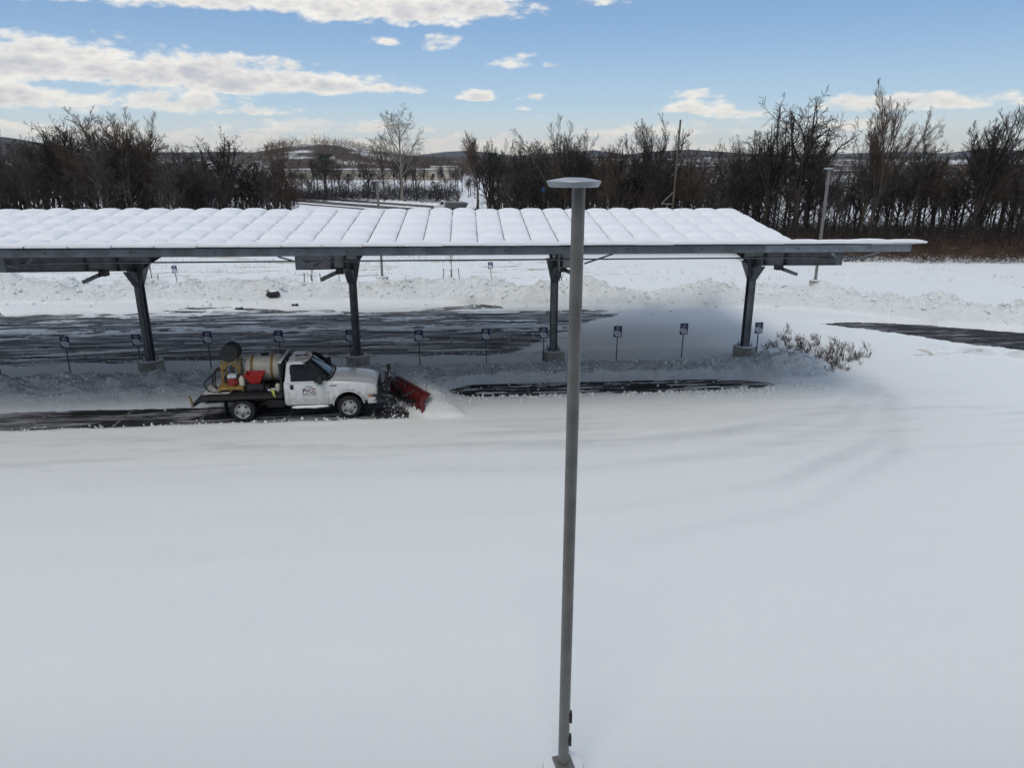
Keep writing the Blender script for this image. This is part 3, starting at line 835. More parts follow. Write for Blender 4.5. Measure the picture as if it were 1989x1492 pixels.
# ------------------------------------------------------------------ parking signs
M_BLUE = mat("sign_blue", (0.018, 0.030, 0.115), 0.45, var=0.08)
M_SWHITE = mat("sign_white", (0.66, 0.68, 0.72), 0.5, var=0.05)
M_POST = mat("sign_post_steel", (0.10, 0.11, 0.12), 0.5, metal=0.4, var=0.2)
def sign_meshes():
    w, h = 0.36, 0.50
    r = 0.03
    out = []
    for (cx, cz, a0) in ((w / 2 - r, h / 2 - r, 0), (-w / 2 + r, h / 2 - r, 90), (-w / 2 + r, -h / 2 + r, 180), (w / 2 - r, -h / 2 + r, 270)):
        for k in range(5):
            a = R(a0 + k * 22.5); out.append((cx + r * math.cos(a), cz + r * math.sin(a)))
    plate = MB().prism(out, 'y', -0.004, 0.004)
    sw = [(-.15, .02)] + [(.15 * math.sin(R(k)) , .02 - .0 + .035 * math.cos(R(k)) - .035) for k in ()] 
    pan = [(-.155, .035), (.02, .035), (.08, .015), (.125, -.03), (.15, -.09), (.155, -.215), (-.03, -.215), (-.085, -.19), (-.13, -.13), (-.155, -.06)]
    panel = MB().prism(pan, 'y', -0.0065, -0.0035)
    txt = MB()
    for k in range(4): txt.box((-.062 + k * .041, -.006, .185), (.026, .003, .034))
    txt.box((0, -.006, .125), (.20, .003, .014)); txt.box((-.01, -.006, .085), (.16, .003, .012))
    low = MB()
    for k, ww in enumerate((.17, .2, .2, .18)): low.box((0.0 + .012 * k, -.0085, -.02 - k * .042), (ww, .002, .010))
    post = MB().box((0, .024, 0), (.045, .03, 2.1)).box((0, .042, 0), (.028, .008, 2.1))
    return plate.mesh("plate"), panel.mesh("notice_panel"), txt.mesh("header_lettering"), low.mesh("notice_lettering"), post.mesh("post")
SM = sign_meshes()
M_SGREY = mat("sign_grey_print", (0.25, 0.27, 0.34), 0.5)
for me, m in zip(SM, (M_BLUE, M_SWHITE, M_SWHITE, M_SGREY, M_POST)): me.materials.append(m)
def sign(loc, rz, label, group, top=1.78, lean=0.0, tilt=0.0):
    t = thing("parking_sign", loc, rz, label, "parking sign", group)
    t.rotation_euler = (tilt, lean, rz)
    pl = link("plate", SM[0], None, t, (0, 0, top - .25))
    link("notice_panel", SM[1], None, pl); link("header_lettering", SM[2], None, pl); link("notice_lettering", SM[3], None, pl)
    link("post", SM[4], None, t, (0, 0, top - .12 - 1.05))
    return t
SIGN_V = 29.88 - .05
names = {
 1: "blue and white parking sign alone in the snowbank, two signs behind the truck's tail",
 2: "blue and white parking sign crossing the tall concrete footing left of the truck",
 3: "blue and white parking sign just behind the hose reel of the truck",
 4: "blue and white parking sign rising behind the white tank of the truck",
 5: "blue and white parking sign in front of the column behind the truck hood",
 6: "blue and white parking sign behind the red plow blade",
 7: "blue and white parking sign between the plow blade and the snow capped footing",
 8: "blue and white parking sign crossing the footing behind the tall lamp pole",
 9: "blue and white parking sign in smooth shaded snow, second before the end column",
 10: "blue and white parking sign, last one before the canopy's end column",
 11: "blue and white parking sign in front of the end column beside the dry plants"}
su_list = [(-18.15, 29.95), (-15.34, 29.76), (-12.55, 29.86), (-9.84, 30.05), (-6.90, 29.93), (-3.99, 29.80), (-1.09, 29.52), (1.74, 29.49), (4.22, 29.49), (7.39, 29.44), (10.37, 29.65), (13.75, 29.55)]
for k, (u, v) in enumerate(su_list):
    p = W(u, v, 0)
    p.z = 0.0
    sign(p, ROW_A, names.get(k, "parking sign at the end of the bank, three signs behind the truck's tail"), "parking signs along the column row", top=1.74, lean=R([0, .8, -1.2, .5, -.6, .9, 0, -.5, -1.0, .4, .8, -.5][k]))
far = [((-35.5, 50.5), "parking sign with white face at the far side of the lot, post leaning"), ((-23.13, 49.3), "white faced parking sign behind the far bank beside the sapling near the first column"),
       ((-12.2, 50.6), "white faced parking sign behind the second column under its canopy light"), ((-1.46, 51.2), "white faced parking sign alone in the field between second and third columns")]
for (x, y), lb in far:
    sign((x, y, 0), R(4), lb, "parking signs along the far edge of the lot", top=1.62, lean=R(-3))
sign((at(25, 50.0), 50.2, 0), R(4), "white faced parking sign behind the far bank under the canopy's far left bay", "parking signs along the far edge of the lot", top=1.65, lean=R(-2))
tsg = thing("road_sign", (at(1050, 96), 96, terrain(0, 96)), R(180), "small blue sign on a tall thin post in front of the dark woods", "road sign")
obj("post", MB().box((0, 0, 3.0), (.07, .07, 6.0)), M_POST, tsg)
obj("plate", MB().box((0, -.05, 6.0), (.42, .02, .62)).box((0, .05, 6.0), (.42, .02, .62)), mat("road_sign_blue", (.05, .09, .35), .5), tsg)

# ------------------------------------------------------------------ utility pole
M_WOOD = mat("weathered_pole_wood", (0.10, 0.088, 0.068), 0.9, var=0.3, vscale=3, stretch=(6, 6, .4))
D = 84.0
upx = at(1283, D); topz = CAMH + D * elev(232)
up = thing("utility_pole", (upx, D, terrain(upx, D)), 0, "tall weathered wooden pole with a triangular bracket standing before the woods", "utility pole")
hz = topz - up.location.z
up.rotation_euler = (0, R(1.4), 0)
obj("pole", MB().tube([(0, 0, -.3), (0, 0, hz * .5), (0, 0, hz)], [.145, .125, .105], 12), M_WOOD, up)
zb = CAMH + D * elev(396) - up.location.z; zt = CAMH + D * elev(374) - up.location.z
obj("bracket", MB().bar((-.15, 0, zb), (-1.35, 0, zb), .07).bar((-1.35, 0, zb), (-.15, 0, zt), .07), mat("bracket_grey", (.35, .34, .32), .6), up)

# ------------------------------------------------------------------ things half buried along the far bank
ws = thing("wheel_stop", W(7.3, 41.9, 0), ROW_A, "yellow concrete wheel stop at the foot of the far snowbank", "wheel stop")
obj("block", MB().prism([(-.08, 0), (.08, 0), (.055, .14), (-.055, .14)], 'x', -1.2, 1.2), mat("wheel_stop_yellow", (.50, .34, .06), .8, var=.25), ws)
def boulder(loc, s, label, seed, flat=.7):
    r = np.random.default_rng(seed)
    bm = bmesh.new(); bmesh.ops.create_icosphere(bm, subdivisions=3, radius=1)
    for v in bm.verts:
        n = v.co.normalized(); k = 1 + .25 * float(fbm(n.x * 1.7 + seed, n.y * 1.7 + n.z, 3, seed))
        v.co = Vector((n.x * s * k, n.y * s * k * .8, n.z * s * flat * k))
    me = bpy.data.meshes.new("boulder"); bm.to_mesh(me); bm.free()
    t = thing("boulder", loc, 0, label, "boulder", "dark boulders in the far snowbank")
    link("stone", me, mat("dark_stone", (.022, .021, .022), .8, var=.4, vscale=3, bump=.6, bscale=9), t)
    cap = MB().lathe([(0, s * flat * .95 + .06), (s * .35, s * flat * .9 + .04), (s * .55, s * flat * .78)], 12, 'z', (s * .1, -.05, 0))
    obj("snow_cap", cap, M_PSNOW, t)
for (px, py, s, lb) in ((530, 572, .42, "dark boulder topped with snow in the far bank behind the second column's left"), (463, 583, .24, "small dark rock sticking out of the far bank near the large boulder"), (572, 581, .20, "low dark stone edge under snow beside the large boulder")):
    r_ = (np.array([(px - CX) / FPX, math.cos(PITCH) - (py - CY) / FPX * math.sin(PITCH), -(math.sin(PITCH) + (py - CY) / FPX * math.cos(PITCH))]))
    zz = 0.55; tt = (zz - CAMH) / r_[2]
    x_, y_ = r_[0] * tt, r_[1] * tt
    boulder((x_, y_, snow_z(x_, y_) + s * .2), s, lb, int(px), .55 if s > .3 else .6)

# ------------------------------------------------------------------ the plow truck
M_WPAINT = mat("white_truck_paint", (0.72, 0.73, 0.74), 0.30, var=0.03, vscale=2, spec=.5, coat=.35)
def grime(m, top=1.0):
    # road salt and slush thrown up from the wheels, in spatters that thin out upwards
    g = NT(m.node_tree); b = g.n['Principled BSDF']; src = b.inputs['Base Color'].links[0].from_socket
    P = g.new('ShaderNodeTexCoord').outputs['Object']; sp = g.new('ShaderNodeSeparateXYZ'); g.l.new(P, sp.inputs[0])
    n = g.math('ADD', g.math('MULTIPLY', g.noise(P, 5, 6, .7), .6), g.math('MULTIPLY', g.noise(g.mapping(P, (2, 2, 9)), 3, 5, .7), .4))
    k = g.ramp(g.math('SUBTRACT', n, g.math('MULTIPLY', sp.outputs[2], .30)), .12, .42)
    g.l.new(g.mix(g.math('MULTIPLY', k, .65), src, (.30, .285, .26)), b.inputs['Base Color'])
    g.l.new(g.math('ADD', .30, g.math('MULTIPLY', k, .45)), b.inputs['Roughness'])
grime(M_WPAINT)
M_GLASS = mat("dark_tinted_glass", (0.012, 0.014, 0.018), 0.06, var=0.1, spec=.6)
M_TIRE = mat("tire_rubber", (0.016, 0.016, 0.017), 0.85, var=.25, vscale=20, bump=.3, bscale=60)
M_RIM = mat("silver_wheel", (0.42, 0.425, 0.435), 0.42, metal=.3, var=.1, vscale=12)
M_FRAME = mat("black_chassis_steel", (0.014, 0.014, 0.015), 0.55, var=.35, vscale=6)
M_TRIM = mat("dark_grey_plastic", (0.06, 0.062, 0.066), 0.55, var=.1)
M_RED = mat("plow_red_paint", (0.115, 0.014, 0.014), 0.55, var=.25, vscale=5, spec=.5)
M_HRED = mat("hopper_red_plastic", (0.46, 0.022, 0.02), 0.42, var=.08)
M_YEL = mat("yellow_frame_paint", (0.27, 0.17, 0.04), 0.55, var=.3, vscale=7)
M_TANK = mat("translucent_white_tank", (0.60, 0.57, 0.47), 0.4, var=.05, vscale=3)
M_HEADL = mat("headlight_glass", (0.62, 0.63, 0.58), 0.12, var=.15, vscale=25)
M_AMBER = mat("amber_lens", (.55, .2, .02), .25)
M_NAVY = mat("logo_navy", (0.015, 0.018, 0.05), .5)
M_MAROON = mat("logo_maroon", (0.16, 0.015, 0.03), .5)

truck = thing("plow_truck", W(-6.90, 24.58, 0.0), ROW_A + R(1.0), "white flatbed pickup truck with tank and hose gear pushing snow with a red plow", "truck")
TX = 3.55                                           # wheelbase
def lerp_tab(x, tab):
    xs = [t[0] for t in tab]; return [float(np.interp(x, xs, [t[k] for t in tab])) for k in range(1, len(tab[0]))]
# body below the belt line: stations along x -> (half width, sill height, shoulder height, top height at centre)
BT = [(1.42, .955, .55, 1.34, 1.345), (1.50, .985, .52, 1.35, 1.355), (2.2, 1.0, .50, 1.36, 1.365), (2.88, 1.0, .50, 1.35, 1.40), (3.02, .995, .52, 1.335, 1.41), (3.30, .99, .58, 1.32, 1.405),
      (3.70, .985, .60, 1.29, 1.375), (4.05, .965, .60, 1.25, 1.335), (4.28, .93, .60, 1.20, 1.285), (4.42, .88, .62, 1.14, 1.225), (4.50, .82, .66, 1.06, 1.14)]
def body_ring(x):
    w, zb, zs, zt = lerp_tab(x, BT)
    hood = max(0.0, min(1.0, (x - 2.88) / .2))
    half = [(0, zb), (w * .55, zb), (w * .93, zb), (w * .975, zb + .05), (w * .992, zb + .2), (w * 1.0, zb + .36), (w * 1.0, zs - .34), (w * .992, zs - .18), (w * .965, zs - .055), (w * .92, zs),
            (w * (.84 - .01 * hood), zs + .012 - .0 * hood), (w * .74, zs + (zt - zs) * .55), (w * .60, zs + (zt - zs) * .86), (w * .3, zt), (0, zt + .012)]
    ring = [(x, -y, z) for y, z in half] + [(x, y, z) for y, z in half[-2:0:-1]]
    return ring
def make_body():
    xs = sorted(set([round(float(a), 3) for a in np.concatenate([np.linspace(1.42, 4.50, 30), [b[0] for b in BT]])]))
    mb = MB(); rings = [body_ring(x) for x in xs]
    mb.grid(rings, close=True)
    n = len(rings[0])
    mb.f.append(tuple(range(n - 1, -1, -1))); mb.f.append(tuple((len(rings) - 1) * n + k for k in range(n)))
    me = mb.mesh("body", 30)
    ob = bpy.data.objects.new("tmp_body", me); COL.objects.link(ob)
    cyl = MB().lathe([(.525, -1.3), (.525, 1.3)], 48, 'y', (TX, 0, .47)).mesh("cut")
    cu = bpy.data.objects.new("tmp_cut", cyl); COL.objects.link(cu)
    md = ob.modifiers.new("arch", 'BOOLEAN'); md.operation = 'DIFFERENCE'; md.object = cu; md.solver = 'MANIFOLD'
    bpy.context.view_layer.update()
    dg = bpy.context.evaluated_depsgraph_get(); dg.update()
    res = bpy.data.meshes.new_from_object(ob.evaluated_get(dg))
    bpy.data.objects.remove(ob); bpy.data.objects.remove(cu)
    return res
body = link("body", make_body(), None, truck); body.data.materials.clear(); body.data.materials.append(M_WPAINT)
# dark wheel-arch liner and lip
lin = MB()
rows = []
for rr, yy in ((.520, -.985), (.520, .985)):
    rows.append([(TX + rr * math.cos(R(a)), yy, .47 + rr * math.sin(R(a))) for a in range(-5, 186, 10)])
lin.grid(rows)
obj("wheel_arch_liner", lin, M_FRAME, truck)
for s in (-1, 1):
    mb = MB(); rows = []
    for rr, yy in ((.505, .955), (.505, 1.004), (.545, 1.006), (.548, .99)):
        rows.append([(TX + rr * math.cos(R(a)), s * yy, .47 + rr * math.sin(R(a))) for a in range(8, 178, 8)])
    obj("arch_lip", mb.grid(rows), M_WPAINT, truck)

# greenhouse
def gh_dim(z):
    t = (z - 1.34) / (2.05 - 1.34)
    hw = .965 - .165 * t - .035 * t * t
    xf = 3.00 - .82 * t - .05 * t * t                  # windscreen plane at the centre line
    xr = 1.44 + .10 * t
    return hw, xf, xr
def gh_ring(z, shrink=0.0, dz=0.0):
    hw, xf, xr = gh_dim(z); hw -= shrink; xf -= shrink; xr += shrink
    pts = []
    fr = lambda y: xf - .16 * (abs(y) / hw) ** 2.6
    ys = np.linspace(-hw, hw, 15)
    rc = .06
    pts += [(xr + rc * .3, -hw + rc * .3), (xr + rc, -hw)]
    pts += [(x, -hw) for x in np.linspace(xr + .25, fr(hw) - .05, 6)]
    pts += [(fr(y), y) for y in ys]
    pts += [(x, hw) for x in np.linspace(fr(hw) - .05, xr + .25, 6)]
    pts += [(xr + rc, hw), (xr + rc * .3, hw - rc * .3)]
    pts += [(xr, y) for y in np.linspace(hw - .1, -hw + .1, 5)]
    return [(x, y, z + dz) for x, y in pts]
gh = MB(); rings = [gh_ring(z) for z in (1.32, 1.40, 1.55, 1.70, 1.85, 1.95)] + [gh_ring(1.99, .02), gh_ring(2.02, .06), gh_ring(2.04, .13), gh_ring(2.05, .24, .004), gh_ring(2.05, .42, .010)]
gh.grid(rings, close=True); n = len(rings[0]); gh.f.append(tuple((len(rings) - 1) * n + k for k in range(n)))
cab = obj("cab_roof", gh, M_WPAINT, truck, angle=28)
# side glass
for s in (-1, 1):
    poly = [(1.66, 1.385), (2.86, 1.385), (2.80, 1.46), (2.66, 1.60), (2.50, 1.755), (2.34, 1.89), (2.27, 1.925), (1.74, 1.925), (1.69, 1.90), (1.665, 1.84)]
    def outl(off, grow):
        cx_, cz_ = 2.2, 1.65
        return [(x + (grow if x > cx_ else -grow), s * (gh_dim(z)[0] + off), z + (grow if z > cz_ else -grow)) for x, z in poly]
    for nm, off, gr, m in (("window_seal", .003, .022, M_FRAME), ("side_window", .009, 0.0, M_GLASS)):
        o_ = outl(off, gr); i_ = [(x, y - s * .02, z) for x, y, z in o_]
        mb = MB(); k = len(o_); mb.add(o_ + i_, [tuple(range(k))] + [(a, (a + 1) % k, (a + 1) % k + k, a + k) for a in range(k)])
        obj(nm, mb, m, truck)
# windscreen
for nm, off, z0, z1, yy, m in (("windscreen_seal", .003, 1.385, 1.965, .93, M_FRAME), ("windscreen", .009, 1.42, 1.93, .885, M_GLASS)):
    rows = []
    for z in np.linspace(z0, z1, 8):
        hw, xf, _ = gh_dim(z); rows.append([(xf - .16 * abs(q * yy) ** 2.6 + off, q * yy * hw, z + off) for q in np.linspace(-1, 1, 15)])
    obj(nm, MB().grid(rows), m, truck)
obj("wiper", MB().bar((3.02, -.55, 1.432), (2.90, .05, 1.50), .02).bar((3.03, .15, 1.432), (2.92, .7, 1.49), .02), M_FRAME, truck)
obj("cowl", MB().grid([[(3.06 - .13 * abs(q) ** 2.6, q * .9, 1.418 - .03 * abs(q)) for q in np.linspace(-1, 1, 9)], [(2.97 - .15 * abs(q) ** 2.6, q * .93, 1.43 - .03 * abs(q)) for q in np.linspace(-1, 1, 9)]]), M_FRAME, truck)
# rear window
hw, xf, xr = gh_dim(1.65)
obj("rear_window", MB().add([(1.452, -.6, 1.45), (1.452, .6, 1.45), (1.512, .58, 1.88), (1.512, -.58, 1.88)], [(0, 1, 2, 3)]), M_GLASS, truck)

# doors: shut lines, handle, mirror, lettering (the near one shows)
def side_y(x, z):                                     # outer skin of the lower body
    w, zb, zs, zt = lerp_tab(x, BT)
    tab = [(zb, .93), (zb + .05, .975), (zb + .2, .992), (zb + .36, 1.0), (zs - .34, 1.0), (zs - .18, .992), (zs - .055, .965), (zs, .92)]
    return w * float(np.interp(z, [a for a, _ in tab], [b for _, b in tab]))
for s in (-1, 1):
    seam = MB()
    path = [(1.57, 1.33), (1.57, 1.0), (1.575, .7), (1.60, .555), (1.66, .535), (2.2, .535), (2.80, .535), (2.865, .56), (2.885, .7), (2.89, 1.0), (2.89, 1.32)]
    seam.tube([(x, s * (side_y(x, z) - .001), z) for x, z in path], .006, 5)
    door = obj("door_seam", seam, M_FRAME, truck)
    hd = obj("door_handle", MB().box((1.69, s * (side_y(1.69, 1.20) + .012), 1.195), (.115, .03, .165), bev=.012), M_FRAME, truck)
    mr = MB().box((2.66, s * 1.16, 1.49), (.14, .26, .30), (0, 0, s * R(-8)), bev=.04).bar((2.74, s * .96, 1.44), (2.67, s * 1.12, 1.44), .06).box((2.60, s * 1.04, 1.40), (.30, .12, .10), bev=.03)
    obj("mirror", mr, M_FRAME, truck)
    obj("badge", MB().box((3.06, s * (side_y(3.06, 1.20) + .002), 1.205), (.24, .006, .032)), M_FRAME, truck)
    rb = obj("running_board", MB().tube([(1.62, s * 1.0, .47), (1.75, s * 1.03, .455), (2.8, s * 1.03, .455), (2.92, s * 1.0, .47)], .045, 10), M_FRAME, truck)
    obj("snow", MB().tube([(1.66, s * 1.02, .49), (1.8, s * 1.035, .49), (2.1, s * 1.03, .495), (2.4, s * 1.04, .488), (2.65, s * 1.03, .50), (2.86, s * 1.02, .492)], [.03, .052, .048, .058, .05, .03], 10), M_PSNOW, rb)

def text_obj(txt, size, m, parent, loc, name, spacing=1.0, rot=(R(90), 0, 0), bold=0.0):
    cu = bpy.data.curves.new(name, 'FONT'); cu.body = txt; cu.size = size; cu.align_x = 'CENTER'; cu.extrude = .0012; cu.space_character = spacing; cu.offset = bold
    ob = bpy.data.objects.new("tmp_t", cu); COL.objects.link(ob)
    dg = bpy.context.evaluated_depsgraph_get(); me = bpy.data.meshes.new_from_object(ob.evaluated_get(dg))
    bpy.data.objects.remove(ob)
    return link(name, me, m, parent, loc, rot)
yl = -(side_y(2.25, 1.0) + .004)
logo = obj("door_emblem", MB().tube([(2.25 + .19 * math.sin(R(a)) , yl, 1.005 + .17 * math.cos(R(a)) + .03) for a in range(-62, 63, 8)], [.002 + .007 * math.cos(R(a * 1.4)) for a in range(-62, 63, 8)], 6), M_NAVY, truck)
logo['label'] = "navy arc over the lettering PVCC on the door"
text_obj("P", .19, M_NAVY, logo, (2.085, yl, .99), "lettering", 1.0, bold=.004)
text_obj("V", .19, mat("logo_plum", (.06, .014, .045), .5), logo, (2.195, yl, .99), "lettering", 1.0, bold=.004)
for xx in (2.31, 2.43): text_obj("C", .19, M_MAROON, logo, (xx, yl, .99), "lettering", 1.0, bold=.004)
text_obj("PIEDMONT VIRGINIA", .046, M_NAVY, logo, (2.25, yl, .935), "small_lettering", 1.05)
text_obj("COMMUNITY COLLEGE", .043, M_NAVY, logo, (2.25, yl, .885), "small_lettering", 1.05)

# hood details, front end
for s in (-1, 1):
    mb = MB(); mb.tube([(x, s * (lerp_tab(x, BT)[0] * .80), lerp_tab(x, BT)[2] + (lerp_tab(x, BT)[3] - lerp_tab(x, BT)[2]) * .33 + .004) for x in (3.05, 3.4, 3.8, 4.1, 4.3, 4.4)], .005, 5)
    obj("hood_seam", mb, M_TRIM, truck)
    # headlight wraps the corner
    pl = [(4.20, .975), (4.36, .925), (4.47, .85), (4.512, .72)]
    rows = [[(x, s * (y + .012), z) for x, y in pl] for z in (.86, .95, 1.05, 1.11)]
    rows[3] = [(x, s * (y - .015), 1.11) for x, y in pl]
    obj("headlight", MB().grid(rows), M_HEADL, truck)
    obj("marker_light", MB().box((4.26, s * .955, .80), (.10, .03, .06)), M_AMBER, truck)
obj("grille", MB().box((4.515, 0, .93), (.06, 1.40, .36), bev=.02), M_FRAME, truck)
for z in (.85, .94, 1.03): obj("grille_bar", MB().box((4.55, 0, z), (.02, 1.36, .03)), M_TRIM, truck)
bp = MB(); rows = []
for (dx, z) in ((-.02, .82), (.10, .80), (.13, .74), (.12, .64), (.02, .62)):
    rows.append([(4.50 + dx - .16 * abs(q) ** 3, q * 1.0, z) for q in np.linspace(-1, 1, 15)])
bump = obj("bumper", bp.grid(rows), M_TRIM, truck)
for s in (-1, 1):
    obj("bumper_end", MB().box((4.33, s * .94, .63), (.30, .10, .22), (0, 0, s * R(-8)), bev=.03), M_WPAINT, truck)
# wheels
def wheel_meshes():
    t = MB().lathe([(.255, -.12), (.33, -.135), (.375, -.125), (.398, -.09), (.403, 0), (.398, .09), (.375, .125), (.33, .135), (.255, .12)], 40, 'y', cap=False)
    rim = MB(); prof = [(0, .04), (.255, .045), (.262, .125), (.255, .135), (.235, .128), (.225, .098), (.20, .088), (.12, .118), (.085, .124), (.08, .15), (.06, .165), (0, .168)]
    rim.lathe([(r_, -h) for r_, h in prof], 40, 'y')
    hol = MB()
    for k in range(5):
        a = R(90 + 72 * k); c = Vector((.185 * math.cos(a), -.098, .185 * math.sin(a)))
        ring = [c + Vector((.046 * math.cos(b), 0, .042 * math.sin(b))) for b in np.linspace(0, 2 * math.pi, 13)[:-1]]
        hol.add([(p.x, -.1095, p.z) for p in ring], [tuple(range(12))])
    return t.mesh("tire"), rim.mesh("rim", 25), hol.mesh("vent_hole")
WT, WR, WH = wheel_meshes(); WT.materials.append(M_TIRE); WR.materials.append(M_RIM); WH.materials.append(M_FRAME)
for (x, s, lab) in ((0, -1, None), (0, 1, None), (TX, -1, None), (TX, 1, None)):
    w_ = link("wheel", WT, None, truck, (x, s * .86, .40), (0, R(17 if x else 40), 0 if s < 0 else math.pi))
    link("rim", WR, None, w_); link("vent_hole", WH, None, w_)
obj("axle", MB().tube([(0, -.75, .40), (0, .75, .40)], .06, 10).lathe([(.05, -.14), (.16, -.05), (.16, .05), (.05, .14)], 12, 'y', (0, 0, .40)), M_FRAME, truck)
obj("axle", MB().tube([(TX, -.75, .40), (TX, .75, .40)], .05, 10), M_FRAME, truck)
fr = MB()
for s in (-1, 1): fr.box((1.55, s * .43, .66), (5.7, .08, .20))
for x in (-1.1, .4, 1.3, 2.6, 4.2): fr.box((x, 0, .66), (.08, .80, .14))
obj("chassis_frame", fr, M_FRAME, truck)
obj("fuel_tank", MB().box((1.05, -.62, .56), (.62, .28, .30), bev=.04), M_FRAME, truck)
obj("exhaust", MB().tube([(2.4, .3, .5), (1.0, .35, .5), (.6, .55, .55), (-.2, .6, .62)], .04, 8), M_TRIM, truck)

# flatbed
deck = obj("flatbed", MB().box((.06, 0, 1.00), (2.62, 2.12, .06)).box((.06, -1.03, .935), (2.62, .06, .17)).box((.06, 1.03, .935), (2.62, .06, .17)).box((-1.24, 0, .90), (.06, 2.10, .26)), M_FRAME, truck)
for x in (-.9, -.3, .3, .9): obj("cross_member", MB().box((x, 0, .90), (.07, 1.96, .13)), M_FRAME, deck)
# packed dirty snow on the deck tail
r0 = np.linspace(-1.24, -.35, 12); r1 = np.linspace(-1.0, .95, 16); X_, Y_ = np.meshgrid(r0, r1)
Zs = 1.034 + .03 * np.clip(.4 + fbm(X_ * 3, Y_ * 3, 3, 4) * 1.2, 0.0, 1) 
o = link("deck_snow", grid_mesh("deck_snow", X_, Y_, Zs), mat("dirty_deck_snow", (.52, .50, .47), .8, var=.3, vscale=8), truck)
hb = MB().box((1.34, 0, 1.06), (.07, 2.0, .08)).box((1.34, 0, 1.97), (.08, 1.86, .09))
for y in (-.95, -.5, 0, .5, .95): hb.box((1.34, y * .95, 1.5), (.06, .10, .95))
hb.box((1.345, 0, 1.30), (.02, 1.8, .5))
head = obj("headboard", hb, M_FRAME, truck)
obj("snow_cap", MB().box((1.34, 0, 2.03), (.085, 1.80, .035), bev=.012), M_PSNOW, head)
obj("mud_flap", MB().box((-.55, -.86, .50), (.02, .34, .66)), M_FRAME, truck)
obj("mud_flap", MB().box((-.55, .86, .50), (.02, .34, .66)), M_FRAME, truck)
obj("step_bumper", MB().box((-1.20, 0, .70), (.12, 1.5, .12)).box((-1.05, -.55, .72), (.10, .10, .24)).box((-1.05, .55, .72), (.10, .10, .24)), M_FRAME, truck)
hit = obj("rear_hitch_arm", MB().bar((-1.2, -.55, .86), (-1.62, -.6, .58), .10, .09).bar((-1.2, .2, .86), (-1.62, .2, .58), .10, .09).bar((-1.64, -.85, .60), (-1.64, .55, .60), .08), M_FRAME, truck)
obj("hitch_post", MB().bar((-1.63, -.82, .58), (-1.72, -.82, .95), .07, .06), mat("worn_tan_paint", (.22, .16, .09), .7, var=.3), hit)
obj("tail_lamp", MB().box((-1.66, -.60, .56), (.03, .06, .06)), M_SWHITE, hit)

# tank on its cradle
tk = obj("liquid_tank", MB().lathe([(.0, -.02), (.30, -.01), (.43, .03), (.475, .11), (.48, .3), (.48, 1.0), (.475, 1.12), (.43, 1.21), (.3, 1.25), (0, 1.26)], 36, 'x', (.02, .18, 1.58)), M_TANK, truck)
for x in (.27, .93):
    rows = []
    for dx in (-.045, .045): rows.append([(x + dx, .18 + .492 * math.cos(R(a)), 1.58 + .492 * math.sin(R(a))) for a in range(-75, 256, 10)])
    obj("strap", MB().grid(rows), M_YEL, tk)
obj("tank_lid", MB().lathe([(.15, 0), (.15, .04), (.12, .06), (0, .062)], 20, 'z', (.66, .18, 2.055)), M_FRAME, tk)
obj("tank_cradle", MB().box((.65, .18, 1.08), (1.15, .80, .10)).box((.25, .18, 1.16), (.08, .86, .16)).box((1.05, .18, 1.16), (.08, .86, .16)), M_FRAME, truck)
# red hopper on a black spreader stand in front of the tank
hop = MB(); rows = []
for (z, a, b) in ((1.30, .17, .12), (1.36, .20, .15), (1.66, .335, .25), (1.69, .36, .275), (1.70, .36, .275), (1.69, .32, .24), (1.55, .26, .2)):
    rows.append([(.46 + .88 * a * sx, -.66 + b * sy, 1.30 + (z - 1.30) * .88) for sx, sy in ((-1, -1), (-.33, -1), (.33, -1), (1, -1), (1, 1), (.33, 1), (-.33, 1), (-1, 1))])
hop.grid(rows, close=True); hop.f.append(tuple(6 * 8 + k for k in range(8)))
obj("red_hopper", hop, M_HRED, truck, angle=25)
obj("spreader_stand", MB().box((.46, -.66, 1.18), (.56, .40, .24), bev=.02).box((.30, -.72, 1.08), (.10, .3, .10)).box((.82, -.62, 1.12), (.22, .34, .18), bev=.03), M_FRAME, truck)
obj("white_jug", MB().lathe([(.09, 0), (.10, .05), (.10, .28), (.05, .34), (.03, .38), (0, .385)], 14, 'z', (.02, -.70, 1.20)), M_TANK, truck)
obj("white_jug", MB().lathe([(.08, 0), (.085, .04), (.085, .20), (.04, .25), (0, .26)], 14, 'z', (1.20, -.80, 1.04)), M_TANK, truck)
obj("rag", MB().tube([(1.02, -.9, 1.08), (1.08, -1.02, 1.06), (1.10, -1.06, .98), (1.14, -1.07, .90)], [.05, .045, .035, .02], 7), mat("lime_strap", (.42, .48, .10), .8), truck)
obj("hose_coil", MB().tube([(1.0 + .13 * math.cos(R(a)), -.80 + .10 * math.sin(R(a)), 1.06 + a * .00006) for a in range(0, 760, 24)], .022, 6), M_SWHITE, truck)
# pump engine on the yellow skid
sk = MB()
for y in (-.85, -.25): sk.box((-.32, y, 1.19), (.82, .07, .09))
for x in (-.70, -.32, .06): sk.box((x, -.55, 1.12), (.07, .66, .06))
sk.box((-.32, -.55, 1.245), (.80, .56, .02))
obj("pump_skid", sk, M_YEL, truck)
eng = obj("pump_engine", MB().box((-.28, -.58, 1.36), (.34, .32, .20), bev=.04).lathe([(.12, 0), (.12, .10), (.06, .12)], 16, 'y', (-.28, -.86, 1.40)), mat("engine_red", (.26, .018, .02), .4), truck)
obj("engine_tank", MB().box((-.30, -.58, 1.545), (.30, .30, .13), bev=.05), M_SWHITE, eng)
obj("muffler", MB().box((-.06, -.58, 1.50), (.16, .26, .18), bev=.03), M_FRAME, eng)
obj("air_filter", MB().box((-.50, -.55, 1.42), (.12, .20, .22), bev=.03), M_FRAME, eng)
